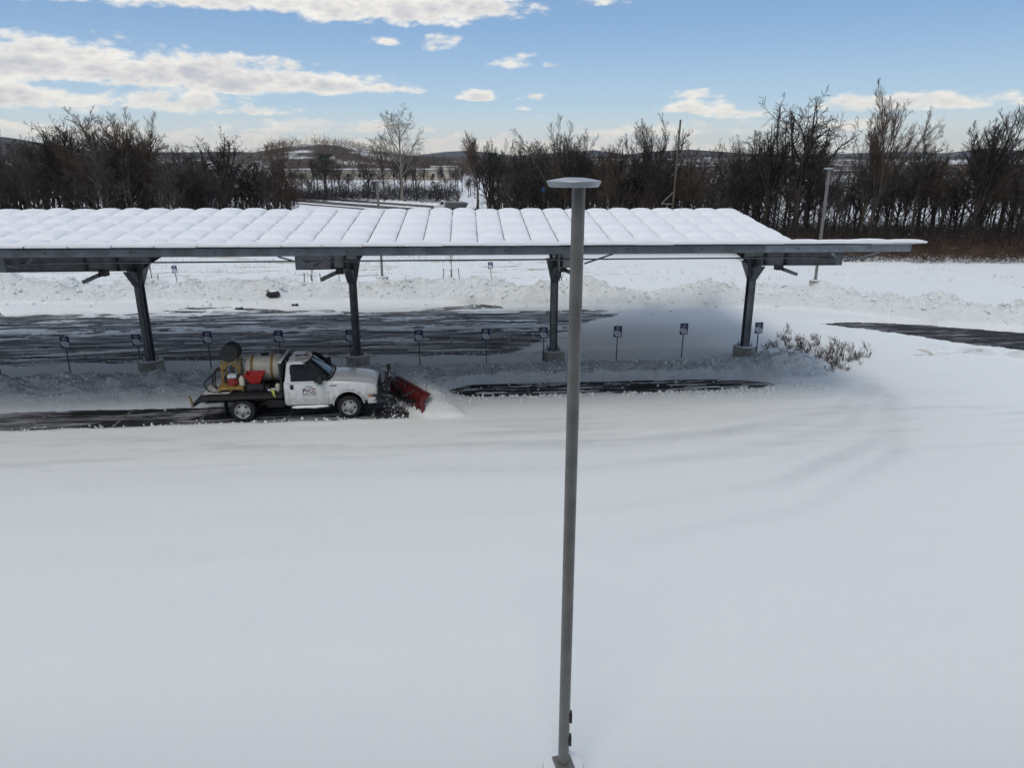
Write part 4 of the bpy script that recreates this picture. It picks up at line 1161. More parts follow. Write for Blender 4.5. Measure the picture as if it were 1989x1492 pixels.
# hose reel tower
tw = MB()
for x in (-.66, -.12):
    for y in (-.42, .02): tw.box((x, y, 1.58), (.07, .06, .86))
tw.bar((-.66, -.42, 1.72), (-.40, -.42, 1.98), .06).bar((-.12, -.42, 1.72), (-.36, -.42, 1.98), .06)
tw.box((-.39, -.42, 1.99), (.62, .06, .05)).box((-.39, .02, 1.99), (.62, .06, .05))
obj("reel_tower", tw, M_YEL, truck)
reel = obj("hose_reel", MB().lathe([(.07, -.30), (.29, -.295), (.29, -.275), (.20, -.27), (.205, -.14), (.20, 0), (.205, .14), (.20, .22), (.31, .225), (.31, .25), (.07, .255)], 28, 'y', (-.38, -.16, 2.28)), M_FRAME, truck)
for k in range(7): obj("hose_winding", MB().lathe([(.205, -.24 + k * .065), (.235, -.22 + k * .065), (.205, -.20 + k * .065)], 24, 'y', (-.38, -.16, 2.28)), M_BLACK, reel)
obj("plumbing", MB().tube([(-.5, -.3, 1.9), (-.42, -.5, 1.85), (-.36, -.45, 1.65), (-.45, -.5, 1.6), (-.3, -.42, 1.72), (-.22, -.5, 1.62)], .022, 6).tube([(-.3, -.25, 1.3), (-.34, -.3, 1.6), (-.3, -.3, 1.9)], .03, 6).box((-.34, -.34, 1.76), (.12, .1, .16)), M_TRIM, truck)
for k, (bx, by, top) in enumerate(((-1.12, -.75, 1.78), (-.92, -.55, 1.80), (-.78, -.72, 1.70))):
    obj("hose", MB().tube(smooth_path([(-.56, -.30 - .05 * k, top), (-.76 - .05 * k, -.42, top - .02), (-1.0 + .06 * k, -.55, top - .22), (bx - .06, by, 1.38), (bx - .02, by, 1.17), (bx + .14 + .1 * k, by - .05, 1.065), (bx + .45, by - .1, 1.06)]), .026, 8), M_BLACK, truck)
# roof beacon and snow left on the roof
bea = obj("roof_beacon", MB().box((1.92, 0, 2.085), (.36, .34, .055), bev=.02), M_FRAME, truck)
obj("snow_cap", MB().box((1.92, 0, 2.12), (.30, .28, .03), bev=.012), M_PSNOW, bea)
sx, sy = np.meshgrid(np.linspace(1.60, 2.12, 14), np.linspace(-.62, .66, 26))
sz = 2.046 + .05 * np.clip(fbm(sx * 2.2, sy * 2.2, 3, 9) * 1.6 + .25 - .9 * ((sx - 1.85) / .3) ** 4 * .5 - .4 * (np.abs(sy) > .58), -.4, 1) - .012
link("roof_snow", grid_mesh("roof_snow", sx, sy, sz), M_PSNOW, cab)
for y in (-.28, 0, .28): obj("clearance_lamp", MB().box((2.20, y, 2.045), (.07, .10, .035), bev=.01), M_AMBER, cab)
obj("antenna", MB().tube([(3.2, .88, 1.36), (3.1, .9, 2.05)], .006, 5), M_FRAME, truck)

# plow: lift frame, lamps, blade
lf = MB()
for s in (-1, 1):
    lf.bar((4.72, s * .36, .42), (4.84, s * .36, 1.22), .08, .09); lf.bar((4.48, s * .36, .56), (5.15, s * .30, .38), .09, .10)
    lf.bar((4.45, s * .36, .66), (4.84, s * .36, 1.0), .05)
lf.bar((4.84, -.45, 1.22), (4.84, .45, 1.22), .08).bar((4.78, -.36, .80), (4.78, .36, .80), .07).bar((4.86, 0, 1.2), (5.25, 0, .95), .07)
lf.bar((5.15, -.30, .38), (5.48, 0, .36), .10).bar((5.15, .30, .38), (5.48, 0, .36), .10).box((4.80, 0, .98), (.14, .30, .34), bev=.02)
lf.tube([(4.82, .05, 1.15), (5.1, .05, .80), (5.35, .05, .50)], .035, 10)
lift = obj("plow_lift_frame", lf, M_FRAME, truck)
for s in (-1, 1):
    l_ = obj("plow_lamp", MB().box((4.86, s * .52, 1.40), (.16, .22, .17), bev=.03).bar((4.84, s * .43, 1.22), (4.86, s * .5, 1.33), .04), M_FRAME, lift)
    obj("lens", MB().box((4.945, s * .52, 1.40), (.012, .18, .13)), M_HEADL, l_)
obj("hydraulic_hose", MB().tube(smooth_path([(4.8, -.1, 1.1), (4.9, -.3, 1.3), (5.1, -.35, 1.1), (5.25, -.2, .7), (5.3, -.15, .5)]), .016, 6).tube(smooth_path([(4.8, .1, 1.1), (4.95, -.1, 1.35), (5.2, -.1, 1.05), (5.3, .1, .6)]), .016, 6), M_BLACK, lift)
BANG = R(27)                                          # near end swung forward
BM_ = Matrix.Translation((5.62, -.02, .05)) @ Matrix.Rotation(BANG, 4, 'Z')   # blade local: y across, x forward
def prof(z): return .02 - .15 * math.sin(math.pi * min(1, max(0, z / .78))) + .13 * max(0, z - .55) / .23
zs = np.linspace(0.02, .78, 12)
front = [[BM_ @ Vector((prof(z) + .012, y, z)) for z in zs] for y in np.linspace(-1.30, 1.30, 9)]
back = [[BM_ @ Vector((prof(z) - .012, y, z)) for z in zs] for y in np.linspace(-1.30, 1.30, 9)]
mb = MB().grid(front).grid(back)
N_ = len(zs)
for e in (0, 8):
    a_, b_ = front[e], back[e]; mb.add(list(a_) + list(b_), [(k, k + 1, k + 1 + N_, k + N_) for k in range(N_ - 1)])
mb.add([front[0][-1], front[8][-1], back[8][-1], back[0][-1]], [(0, 1, 2, 3)])
blade = obj("plow_blade", mb, M_RED, truck)
for y in (-1.28, -.88, -.48, -.12, .25, .62, .98, 1.28):
    rib = [(prof(z) - .013, z) for z in zs] + [(prof(.70) - .03, .76), (prof(.39) - .10, .60), (prof(.39) - .10, .15), (prof(.05) - .03, .03)]
    k = len(rib)
    vs = [BM_ @ Vector((x, y + d, z)) for d in (-.008, .008) for x, z in rib]
    obj("rib", MB().add(vs, [tuple(range(k)), tuple(range(2 * k - 1, k - 1, -1))] + [(a, (a + 1) % k, (a + 1) % k + k, a + k) for a in range(k)]), M_RED, blade)
for (z, h) in ((.77, .05), (.30, .07)):
    a_ = BM_ @ Vector((prof(z) - .07, -1.29, z)); b_ = BM_ @ Vector((prof(z) - .07, 1.29, z)); obj("rail", MB().bar(a_, b_, .07, h), M_RED, blade)
a_ = BM_ @ Vector((prof(.05) + .03, -1.3, .03)); b_ = BM_ @ Vector((prof(.05) + .03, 1.3, .03)); obj("cutting_edge", MB().bar(a_, b_, .025, .14), M_FRAME, blade)
for y in (-1.27, 1.27):
    a_ = BM_ @ Vector((-.02, y, .74)); obj("guide_rod", MB().tube([a_, a_ + Vector((.03, 0, .40)), a_ + Vector((.06 if y < 0 else .12, 0, .62))], .009, 6), M_RED if y < 0 else M_FRAME, blade)
obj("decal", MB().add([BM_ @ Vector((prof(z) - .0145, y, z)) for y, z in ((.80, .52), (.64, .52), (.64, .66), (.80, .66))], [(0, 1, 2, 3)]), M_SWHITE, blade)
for y in (-1.0, -1.12): obj("decal", MB().add([BM_ @ Vector((prof(z) - .0145, yy, z)) for yy, z in ((y, .30), (y - .05, .30), (y - .05, .42), (y, .42))], [(0, 1, 2, 3)]), M_SWHITE, blade)
for y in (-.5, .5): obj("push_arm", MB().bar((5.40, y * .4, .36), BM_ @ Vector((prof(.35) - .08, y, .36)), .07, .08), M_FRAME, lift)
for y in (-.3, .3): obj("angle_cylinder", MB().bar((5.2, y, .42), BM_ @ Vector((prof(.4) - .06, y * 2.5, .42)), .07), M_FRAME, lift)
for s in (-.45, .45): 
    a_ = BM_ @ Vector((prof(.7) - .05, s, .70)); obj("trip_spring", MB().tube([a_, (5.36, s * .3, .46)], .045, 10), M_TRIM, lift)

# snow thrown up by the blade
def spray():
    rng = np.random.default_rng(12)
    iv = np.array([(1, 0, 0), (-1, 0, 0), (0, 1, 0), (0, -1, 0), (0, 0, 1), (0, 0, -1)], float)
    it = np.array([(0, 2, 4), (2, 1, 4), (1, 3, 4), (3, 0, 4), (2, 0, 5), (1, 2, 5), (3, 1, 5), (0, 3, 5)])
    n1 = 14000
    s = rng.uniform(-1.3, 1.3, n1)
    x = 5.62 + .5 * -s * -1 * 0
    base = np.array([list(BM_ @ Vector((.12, float(q), 0)))[:2] for q in s])
    f = rng.gamma(1.7, .26, n1); z = np.clip(rng.normal(.50, .26, n1) - f * .20, .05, 1.2)
    P1 = np.stack([base[:, 0] + f, base[:, 1] + rng.normal(.05, .15, n1), z], 1); r1 = rng.uniform(.004, .020, n1) * rng.random(n1) ** .4
    n2 = 110
    P2 = np.stack([rng.uniform(4.6, 6.6, n2), rng.uniform(-1.7, -.5, n2), rng.uniform(.05, .75, n2) * rng.random(n2) ** .6], 1); r2 = rng.uniform(.008, .026, n2)
    P = np.concatenate([P1, P2]); r = np.concatenate([r1, r2])
    V = iv[None] * r[:, None, None] * rng.uniform(.7, 1.3, (len(P), 1, 3)) + P[:, None]
    T = (it[None] + (np.arange(len(P)) * len(iv))[:, None, None]).reshape(-1, 3)
    o = link("snow_spray", np_mesh("snow_spray", V.reshape(-1, 3), tris=T), M_PSNOW, None, truck.location, truck.rotation_euler)
    tag(o, "crumbs of snow flying off the red plow blade", kind="stuff")
spray()

# ------------------------------------------------------------------ bare trees
def grow(rng, P, Rd, L, n, t0, t1, ang, ratio, K, wig, trop, taper=0.25, rmul=0.6, rmin=0.006, even=False):
    N, KP, _ = P.shape
    t = (np.arange(n)[None, :] + rng.random((N, n))) / n * (t1 - t0) + t0
    f = t * (KP - 1); i = np.clip(f.astype(int), 0, KP - 2); w = (f - i)[..., None]
    ar = np.arange(N)[:, None]
    base = P[ar, i] * (1 - w) + P[ar, i + 1] * w
    T = P[ar, i + 1] - P[ar, i]; T = T / (np.linalg.norm(T, axis=2, keepdims=True) + 1e-9)
    rb = Rd[ar, i] * (1 - w[..., 0]) + Rd[ar, i + 1] * w[..., 0]
    q = rng.normal(0, 1, (N, n, 3))
    if even:                                          # main limbs go round the trunk
        az = (np.arange(n) * 2.39996 + rng.uniform(0, 6.28))[None, :] + rng.normal(0, .3, (N, n)); q = np.stack([np.cos(az), np.sin(az), 0 * az], -1)
    q -= T * (q * T).sum(2, keepdims=True); q /= np.linalg.norm(q, axis=2, keepdims=True) + 1e-9
    a = np.radians(ang[0] + (ang[1] - ang[0]) * rng.random((N, n)))[..., None]
    d = T * np.cos(a) + q * np.sin(a)
    ln = L[:, None] * ratio * (1.0 - 0.5 * (t - t0) / max(1e-6, t1 - t0 + .001)) * (rng.uniform(.85, 1.1, (N, n)) if even else rng.uniform(.65, 1.25, (N, n)))
    base = base.reshape(-1, 3); d = d.reshape(-1, 3); ln = ln.ravel(); rb = rb.ravel()
    C = np.empty((len(base), K, 3)); C[:, 0] = base
    for k in range(1, K):
        d = d + rng.normal(0, wig, d.shape) + np.array([0, 0, trop]); d /= np.linalg.norm(d, axis=1, keepdims=True)
        C[:, k] = C[:, k - 1] + d * (ln / (K - 1))[:, None]
    r0 = np.maximum(rb * rmul, rmin)
    r0 = np.minimum(r0, ln * .03 + .012)
    Rr = np.maximum(r0[:, None] * (1 - (1 - taper) * np.linspace(0, 1, K)[None]), rmin * .8)
    return C, Rr, ln
def tree_meshes(seed, kind):
    rng = np.random.default_rng(seed)
    H = 12.0
    if kind == 'sycamore':
        K = 12; th, r0 = H * .96, .24
    elif kind == 'vase':
        K = 7; th, r0 = H * .40, .20
    elif kind == 'spread':
        K = 8; th, r0 = H * .45, .22
    else:
        K = 9; th, r0 = H * .80, .17
    tz = np.linspace(0, 1, K)
    P = np.zeros((1, K, 3)); P[0, :, 2] = tz * th; P[0, 1:, :2] = np.cumsum(rng.normal(0, .05 * th / K, (K - 1, 2)), 0)
    Rd = (r0 * (1 - tz * (.88 if kind == 'sycamore' else .45)))[None]; Rd[0, 0] *= 1.35
    L = np.array([th])
    tr = [(P, Rd, 8)]; cr = []
    if kind == 'sycamore':
        l1 = grow(rng, P, Rd, np.array([H * .50]), 17, .30, .97, (28, 55), 1.0, 7, .10, .10, rmul=.55, even=True)
        l2 = grow(rng, *l1, 8, .2, .98, (25, 55), .46, 5, .13, .07, rmul=.55); l3 = grow(rng, *l2, 6, .15, 1, (20, 55), .5, 4, .16, .05, rmul=.6, rmin=.013); l4 = grow(rng, *l3, 5, .2, 1, (20, 50), .55, 3, .15, .05, rmin=.0085)
    elif kind == 'vase':
        l1 = grow(rng, P, Rd, np.array([H * .66]), 10, .55, 1.0, (8, 36), 1.0, 8, .07, .05, rmul=.62, even=True)
        l2 = grow(rng, *l1, 9, .15, .97, (14, 36), .48, 6, .10, .08, rmul=.55); l3 = grow(rng, *l2, 8, .12, 1, (14, 40), .48, 4, .12, .09, rmul=.6, rmin=.013); l4 = grow(rng, *l3, 7, .2, 1, (15, 40), .6, 3, .13, .06, rmin=.0085)
    elif kind == 'spread':
        l1 = grow(rng, P, Rd, np.array([H * .54]), 11, .45, 1.0, (12, 50), 1.0, 8, .17, .10, rmul=.70, even=True)
        l2 = grow(rng, *l1, 7, .25, .97, (25, 70), .50, 6, .26, .05, rmul=.6); l3 = grow(rng, *l2, 6, .15, 1, (25, 75), .46, 5, .28, .03, rmul=.6, rmin=.014); l4 = grow(rng, *l3, 5, .15, 1, (25, 70), .5, 3, .22, .0, rmin=.009)
    else:
        l1 = grow(rng, P, Rd, np.array([H * .40]), 15, .22, 1.0, (25, 60), 1.0, 6, .13, .10, rmul=.55, even=True)
        l2 = grow(rng, *l1, 6, .2, .98, (25, 60), .50, 5, .16, .05, rmul=.6); l3 = grow(rng, *l2, 6, .15, 1, (25, 65), .5, 4, .18, .04, rmul=.6, rmin=.014); l4 = grow(rng, *l3, 6, .2, 1, (25, 60), .55, 3, .16, .03, rmin=.009)
    tr.append((l1[0], l1[1], 6))
    cr = [(l2[0], l2[1], 4), (l3[0], l3[1], 3), (l4[0], l4[1], 3)]
    a, b = strands_mesh("trunk", tr), strands_mesh("crown", cr)
    return a, b
M_BARK = mat("dark_bark", (0.045, 0.037, 0.031), 0.95, var=.3, vscale=1.5, spec=.15)
M_BARK2 = mat("grey_brown_bark", (0.085, 0.070, 0.058), 0.95, var=.3, vscale=1.5, spec=.15)
M_BARKP = mat("pale_sycamore_bark", (0.25, 0.235, 0.21), 0.9, var=.35, vscale=1.2, spec=.15, col2=(.17, .15, .125))
M_TWIG = mat("dark_twigs", (0.036, 0.031, 0.028), 0.95, var=.3, vscale=.6, spec=.1)
M_TWIG2 = mat("brown_twigs", (0.105, 0.078, 0.058), 0.95, var=.3, vscale=.6, spec=.1)
M_TWIGG = mat("grey_twigs", (0.092, 0.083, 0.076), 0.95, var=.3, vscale=.6, spec=.1)
M_TWIGR = mat("russet_bramble", (0.085, 0.054, 0.038), 0.95, var=.4, vscale=.7, spec=.1)
TEMPL = {}
def template(kind, seed):
    if (kind, seed) not in TEMPL:
        a, b = tree_meshes(seed, kind)
        a.materials.append(M_BARK); b.materials.append(M_TWIG)
        co = np.empty(len(b.vertices) * 3, np.float32); b.vertices.foreach_get('co', co)
        TEMPL[(kind, seed)] = (a, b, max(float(np.percentile(co[2::3], 98.7)), 1))
    return TEMPL[(kind, seed)]
def dressed(name, me, m, parent):                     # shared mesh, material held by the object
    o = link(name, me, None, parent)
    o.material_slots[0].link = 'OBJECT'; o.material_slots[0].material = m
    return o
def tree(name, px, D, top_y, kind, seed, mt, mc, label, group=None, rz=0.0, wide=1.0, x=None, lean=(0, 0)):
    a, b, zmax = template(kind, seed)
    x = at(px, D) if x is None else x
    g0 = float(terrain(x, D))
    h = max(3.0, CAMH + D * elev(top_y) - g0)
    s = h / zmax
    t = thing(name, (x, D, g0 - .1), rz, label, "tree", group)
    t.rotation_euler = (lean[0], lean[1], rz)
    t.scale = (s * wide, s * wide, s)
    dressed("trunk", a, mt, t); dressed("crown", b, mc, t)
    return t
rt = random.Random(21)
# trees that stand out against the sky
tree("sycamore_tree", 797, 236, 205, 'sycamore', 1, M_BARKP, M_BARKP, "tall pale sycamore rising above the highway verge against the sky", rz=.6, wide=1.05)
tree("bare_tree", 765, 240, 262, 'common', 4, M_BARK2, M_TWIG2, "brown bare tree close against the left side of the tall pale sycamore", rz=1.0, wide=1.0)
tree("bare_tree", 932, 205, 262, 'vase', 3, M_BARK2, M_TWIG2, "slender bare tree with rounded top above the grey dump truck", rz=.3, wide=.95)
tree("pale_tree", 1083, 112, 240, 'vase', 5, M_BARKP, M_BARK2, "broad fan shaped tree with pale stems behind the tall lamp head", rz=2.0, wide=1.1)
tree("bare_tree", 1247, 105, 233, 'vase', 6, M_BARK2, M_TWIG, "neat fan shaped bare tree just left of the wooden pole", rz=1.1, wide=.85)
tree("gnarled_tree", 1508, 76, 186, 'spread', 7, M_BARK, M_TWIG, "dark gnarled tree with twisted limbs and hanging vines above the canopy corner", rz=.5, wide=.92)
tree("gnarled_tree", 1450, 78, 222, 'spread', 8, M_BARK, M_TWIG, "dark crooked tree crowding the left side of the gnarled vine hung tree", rz=2.5, wide=.8)
tree("slender_tree", 1648, 74, 184, 'vase', 9, M_BARK2, M_TWIG2, "tall two stemmed tree with pale trunk rising behind the right pole lamp", rz=.2, wide=.9)
tree("crooked_tree", 1722, 78, 243, 'common', 10, M_BARK2, M_TWIG, "thin crooked bare tree between the pale trunked tree and the broad brush topped tree", rz=.9, wide=.8)
tree("bushy_tree", 1842, 76, 212, 'vase', 11, M_BARK, M_TWIG, "broad dark tree with brush of upswept branches over the distant roofs", rz=1.4, wide=1.15)
tree("bare_tree", 1985, 72, 176, 'common', 12, M_BARK2, M_TWIG, "bare tree with long open limbs beyond the brush topped tree's right", rz=.4, wide=1.0)
tree("bare_tree", 290, 118, 216, 'vase', 13, M_BARK2, M_TWIG2, "wide open bare tree with fine fanning branches above the left woods", rz=2.2, wide=1.35)
tree("gnarled_tree", 202, 112, 236, 'spread', 14, M_BARK, M_TWIG, "dark crooked tree beside the wide fan shaped tree of the left woods", rz=.3, wide=.9)
tree("bare_tree", 478, 104, 262, 'spread', 15, M_BARK, M_TWIG, "dark round bushy tree at the end of the woods beside the highway gap", rz=1.9, wide=1.05)
tree("bare_tree", 345, 122, 232, 'vase', 16, M_BARK2, M_TWIG2, "bare fan shaped tree close behind the wide open one in the left woods", rz=.8, wide=1.0)
tree("bare_tree", 580, 240, 280, 'vase', 3, M_BARK2, M_TWIG2, "small round topped bare tree left of the sunlit snowy hill", rz=2.8, wide=.8)
# the woods behind
kinds = [('common', 4, M_BARK, M_TWIG), ('common', 10, M_BARK2, M_TWIG), ('common', 12, M_BARK, M_TWIG2), ('spread', 8, M_BARK, M_TWIG), ('vase', 6, M_BARK, M_TWIG2), ('vase', 16, M_BARK2, M_TWIGG), ('spread', 14, M_BARK, M_TWIG), ('common', 4, M_BARK2, M_TWIGG), ('common', 10, M_BARK2, M_TWIGG)]
def wood(n, px0, px1, D0, D1, ylo, yhi, label, group):
    for i in range(n):
        px = px0 + (px1 - px0) * (i + rt.random()) / n; D = rt.uniform(D0, D1)
        k = rt.choice(kinds); f_ = rt.random() ** .7
        shape = {'common': "straight stemmed", 'vase': "fan shaped", 'spread': "crooked"}[k[0]]
        size = "tall" if f_ < .3 else ("low" if f_ > .75 else "middling")
        tone = {M_TWIG.name: "black brown", M_TWIG2.name: "lighter brown", M_TWIGG.name: "grey"}[k[3].name]
        lab = f"{size} {shape} bare tree with {tone} twigs {label}"
        tree("bare_tree", px, D, ylo + (yhi - ylo) * f_, *k, lab, group, rz=rt.uniform(0, 6.28), wide=rt.uniform(.75, 1.15))
wood(110, -330, 450, 88, 150, 250, 335, "in the left woods", "trees of the left woods")
wood(24, 400, 600, 92, 130, 288, 330, "at the left woods' highway end", "trees at the end of the left woods")
wood(46, 600, 940, 250, 330, 296, 345, "beyond the highway", "trees beyond the highway")
wood(88, 955, 1420, 86, 150, 268, 345, "in the middle woods", "trees of the middle woods")
wood(105, 1400, 2290, 72, 110, 245, 355, "past the canopy end", "trees of the right woods")

# evergreens
def conifer_meshes(seed, kind):
    rng = np.random.default_rng(seed)
    H = 10.0; K = 8
    P = np.zeros((1, K, 3)); P[0, :, 2] = np.linspace(0, H, K); P[0, 1:, :2] = np.cumsum(rng.normal(0, .06, (K - 1, 2)), 0); Rd = np.linspace(.2, .03, K)[None]
    t0 = .38 if kind == 'pine' else .08
    l1 = grow(rng, P, Rd, np.array([H * (.34 if kind == 'pine' else .26)]), 40, t0, .99, (60, 95), 1.0, 5, .10, .06, rmul=.3)
    l2 = grow(rng, *l1, 7, .2, 1, (25, 60), .45, 3, .15, .08, rmul=.5)
    pts = np.concatenate([l2[0][:, 1], l2[0][:, 2], l1[0][:, 3], l1[0][:, 4]])
    n = 10
    c = np.repeat(pts, n, 0) + rng.normal(0, .16, (len(pts) * n, 3)) * np.array([1, 1, .6])
    d1 = rng.normal(0, 1, c.shape); d1 /= np.linalg.norm(d1, axis=1, keepdims=True); d2 = np.cross(d1, rng.normal(0, 1, c.shape)); d2 /= np.linalg.norm(d2, axis=1, keepdims=True)
    s = rng.uniform(.06, .14, (len(c), 1))
    V = np.stack([c - d1 * s, c + d2 * s * .35, c + d1 * s, c - d2 * s * .35], 1).reshape(-1, 3)
    q = np.arange(len(V)).reshape(-1, 4)
    return strands_mesh("trunk", [(P, Rd, 7), (l1[0], l1[1], 4)]), np_mesh("crown", V, quads=q, smooth=False)
M_PINE = mat("pine_needles", (0.022, 0.036, 0.018), 0.9, var=.4, vscale=.8, spec=.15)
M_CEDAR = mat("cedar_foliage", (0.028, 0.030, 0.016), 0.9, var=.4, vscale=.8, spec=.15)
CON = {'pine': conifer_meshes(31, 'pine'), 'cedar': conifer_meshes(33, 'cedar')}
for k, m in (('pine', M_PINE), ('cedar', M_CEDAR)):
    CON[k][0].materials.append(M_BARK); CON[k][1].materials.append(m)
def evergreen(px, D, top_y, kind, label, wide=1.0, rz=0):
    x = at(px, D); g0 = float(terrain(x, D)); s = (CAMH + D * elev(top_y) - g0) / 10.3
    t = thing(kind + "_tree", (x, D, g0 - .1), rz, label, "tree", None); t.scale = (s * wide, s * wide, s)
    link("trunk", CON[kind][0], None, t); link("crown", CON[kind][1], None, t)
evergreen(662, 268, 297, 'pine', "dark green pine in front of the sunlit snowy hill", 1.15)
evergreen(305, 128, 284, 'cedar', "square dark evergreen in the left woods under the fan shaped tree", 1.2, 1.0)
evergreen(735, 262, 352, 'cedar', "low dark cedar beyond the highway behind the slim lamp", 1.7, .4)
evergreen(858, 250, 352, 'cedar', "low dark cedar beyond the highway near the dump truck", 1.6, 2.4)
evergreen(968, 170, 292, 'pine', "green pine tip showing above the woods right of the dump truck", .7, 2)
evergreen(1940, 96, 330, 'cedar', "dark cedar low in the right woods below the distant roofs", 1.3, 1.2)
evergreen(1530, 84, 268, 'cedar', "dark vine covered evergreen column under the gnarled tree", .9, 1.7)

# ------------------------------------------------------------------ brush filling the woods
def brush(name, n, pxr, Dr, hr, m, label, seed, lean=.55, rr=(.010, .022), K=4, wig=.42, gap=None):
    rng = np.random.default_rng(seed)
    px = rng.uniform(pxr[0], pxr[1], n); D = Dr[0] + (Dr[1] - Dr[0]) * rng.random(n) ** 1.3
    if gap is not None: keep = gap(px, D); px, D = px[keep], D[keep]; n = len(px)
    x = (px - CX) / FPX * D / math.cos(PITCH)
    z = terrain(x, D) - .1
    clump = 0.65 + 0.55 * fbm(x / 3.5, D / 3.5, 2, seed)
    h = rng.uniform(hr[0], hr[1], n) * np.clip(clump, .3, 1.4)
    d = np.stack([rng.normal(0, lean, n), rng.normal(0, lean, n), np.ones(n)], 1)
    P = np.empty((n, K, 3)); P[:, 0] = np.stack([x, D, z + h * rng.uniform(0, .45, n)], 1)
    for k in range(1, K):
        d = d + rng.normal(0, wig, d.shape); d /= np.linalg.norm(d, axis=1, keepdims=True)
        P[:, k] = P[:, k - 1] + d * (h * .62 / (K - 1))[:, None]
    r = rng.uniform(rr[0], rr[1], n)[:, None] * np.linspace(1.3, .45, K)[None]
    o = link(name, strands_mesh(name, [(P, r, 3)]), m)
    tag(o, label, kind="stuff")
brush("undergrowth", 7000, (-330, 470), (84, 140), (3.5, 8.5), M_TWIG, "tangled dark undergrowth filling the left woods", 41, rr=(.016, .040))
brush("undergrowth", 3500, (380, 606), (86, 112), (3, 7.5), M_TWIG, "tangled dark undergrowth at the end of the left woods", 42, rr=(.016, .040))
brush("undergrowth", 6000, (950, 1460), (82, 135), (3.5, 8.5), M_TWIG, "tangled dark undergrowth filling the middle woods", 43, rr=(.016, .040))
brush("undergrowth", 7500, (1400, 2300), (66, 100), (3.0, 7.5), M_TWIG, "tangled dark undergrowth filling the right woods", 44, rr=(.013, .034))
brush("bramble", 8000, (1420, 2300), (62.5, 71), (1.5, 4.6), M_TWIGR, "russet bramble thicket along the far field edge", 45, lean=.8, wig=.45, rr=(.009, .020), K=4)
brush("undergrowth", 5000, (590, 900), (242, 285), (4, 9.5), M_TWIG, "dark hedge of brush beyond the highway", 46, rr=(.03, .06))
brush("far_wood", 8500, (560, 1000), (440, 640), (8, 15), M_TWIG2, "brown leafless far wood round the sunlit hill", 47, rr=(.06, .12), gap=lambda px, D: (((px - 624) / 27) ** 2 + ((D - 560) / 75) ** 2 + .9 * fbm(px / 9, D / 40, 3, 3) + (np.arange(len(px)) % 5 == 0) * 2.0) > 1.0)
brush("far_wood", 4500, (-60, 620), (300, 620), (8, 14), M_TWIG2, "brown leafless far wood behind the left woods", 48, rr=(.05, .10))
brush("far_wood", 3800, (900, 2080), (400, 800), (9, 15), M_TWIG2, "brown leafless far wood behind the right woods", 49, rr=(.07, .13))
# dry grass standing in the field snow
def field_grass():
    rng = np.random.default_rng(61); n = 7000
    x = rng.uniform(-45, 40, n); y = rng.uniform(51, 70, n)
    keep = fbm(x / 7, y / 1.6, 3, 6) > np.where(x < -8, .16, .34); x, y = x[keep], y[keep]; n = len(x)
    h = rng.uniform(.08, .38, n); d = rng.normal(0, .25, (n, 2))
    P = np.empty((n, 3, 3))
    for k, t in enumerate((0, .5, 1)): P[:, k] = np.stack([x + d[:, 0] * h * t, y + d[:, 1] * h * t, .05 + h * t], 1)
    r = np.full((n, 3), .010) * np.array([1.2, 1, .4])
    o = link("dry_grass", strands_mesh("dry_grass", [(P, r, 3)]), mat("dry_grass", (.30, .22, .12), .9))
    tag(o, "dry tan grass poking through the snow of the field", kind="stuff")
field_grass()

# ------------------------------------------------------------------ perennials in the island bed
def plant_mesh(seed):
    rng = np.random.default_rng(seed); n = 10
    d = np.stack([rng.normal(0, .28, n), rng.normal(0, .28, n), np.ones(n)], 1); d /= np.linalg.norm(d, axis=1, keepdims=True)
    h = rng.uniform(.25, .55, n)
    P = np.zeros((n, 4, 3)); P[:, 0, :2] = rng.normal(0, .06, (n, 2)); P[:, 0, 2] = -.05
    for k in range(1, 4):
        d = d + rng.normal(0, .10, d.shape); d /= np.linalg.norm(d, axis=1, keepdims=True); P[:, k] = P[:, k - 1] + d * (h / 3)[:, None]
    stems = (P, np.full((n, 4), .005), 3)
    # seed heads
    S = np.empty((n, 3, 3)); S[:, 0] = P[:, 2] * .4 + P[:, 3] * .6; S[:, 1] = P[:, 3]; S[:, 2] = P[:, 3] + d * .06
    seeds = (S, np.array([[.008, .017, .006]] * n), 4)
    lv = []
    for k in range(14):
        i = rng.integers(n); t = rng.random(); b = P[i, 1] * (1 - t) + P[i, 2] * t; q = rng.normal(0, 1, 3); q[2] = abs(q[2]) * .4; q /= np.linalg.norm(q)
        lv.append([b, b + q * .05, b + q * .10])
    leaves = (np.array(lv), np.array([[.004, .014, .003]] * 14), 3)
    return strands_mesh("stems", [stems]), strands_mesh("seed_heads", [seeds, leaves])
M_STEM = mat("dry_stem", (.11, .075, .055), .9, var=.3, vscale=10); M_SEED = mat("dry_seed_head", (.075, .050, .045), .9, var=.4, vscale=10)
PL = [plant_mesh(70 + k) for k in range(5)]
for a, b in PL: a.materials.append(M_STEM); b.materials.append(M_SEED)
rp = random.Random(8)
def pix_ground(px, py, z=0.1):
    a = (px - CX) / FPX; b = (py - CY) / FPX
    r = (a, math.cos(PITCH) - b * math.sin(PITCH), -(math.sin(PITCH) + b * math.cos(PITCH))); t = (z - CAMH) / r[2]
    return r[0] * t, r[1] * t
cnt = 0
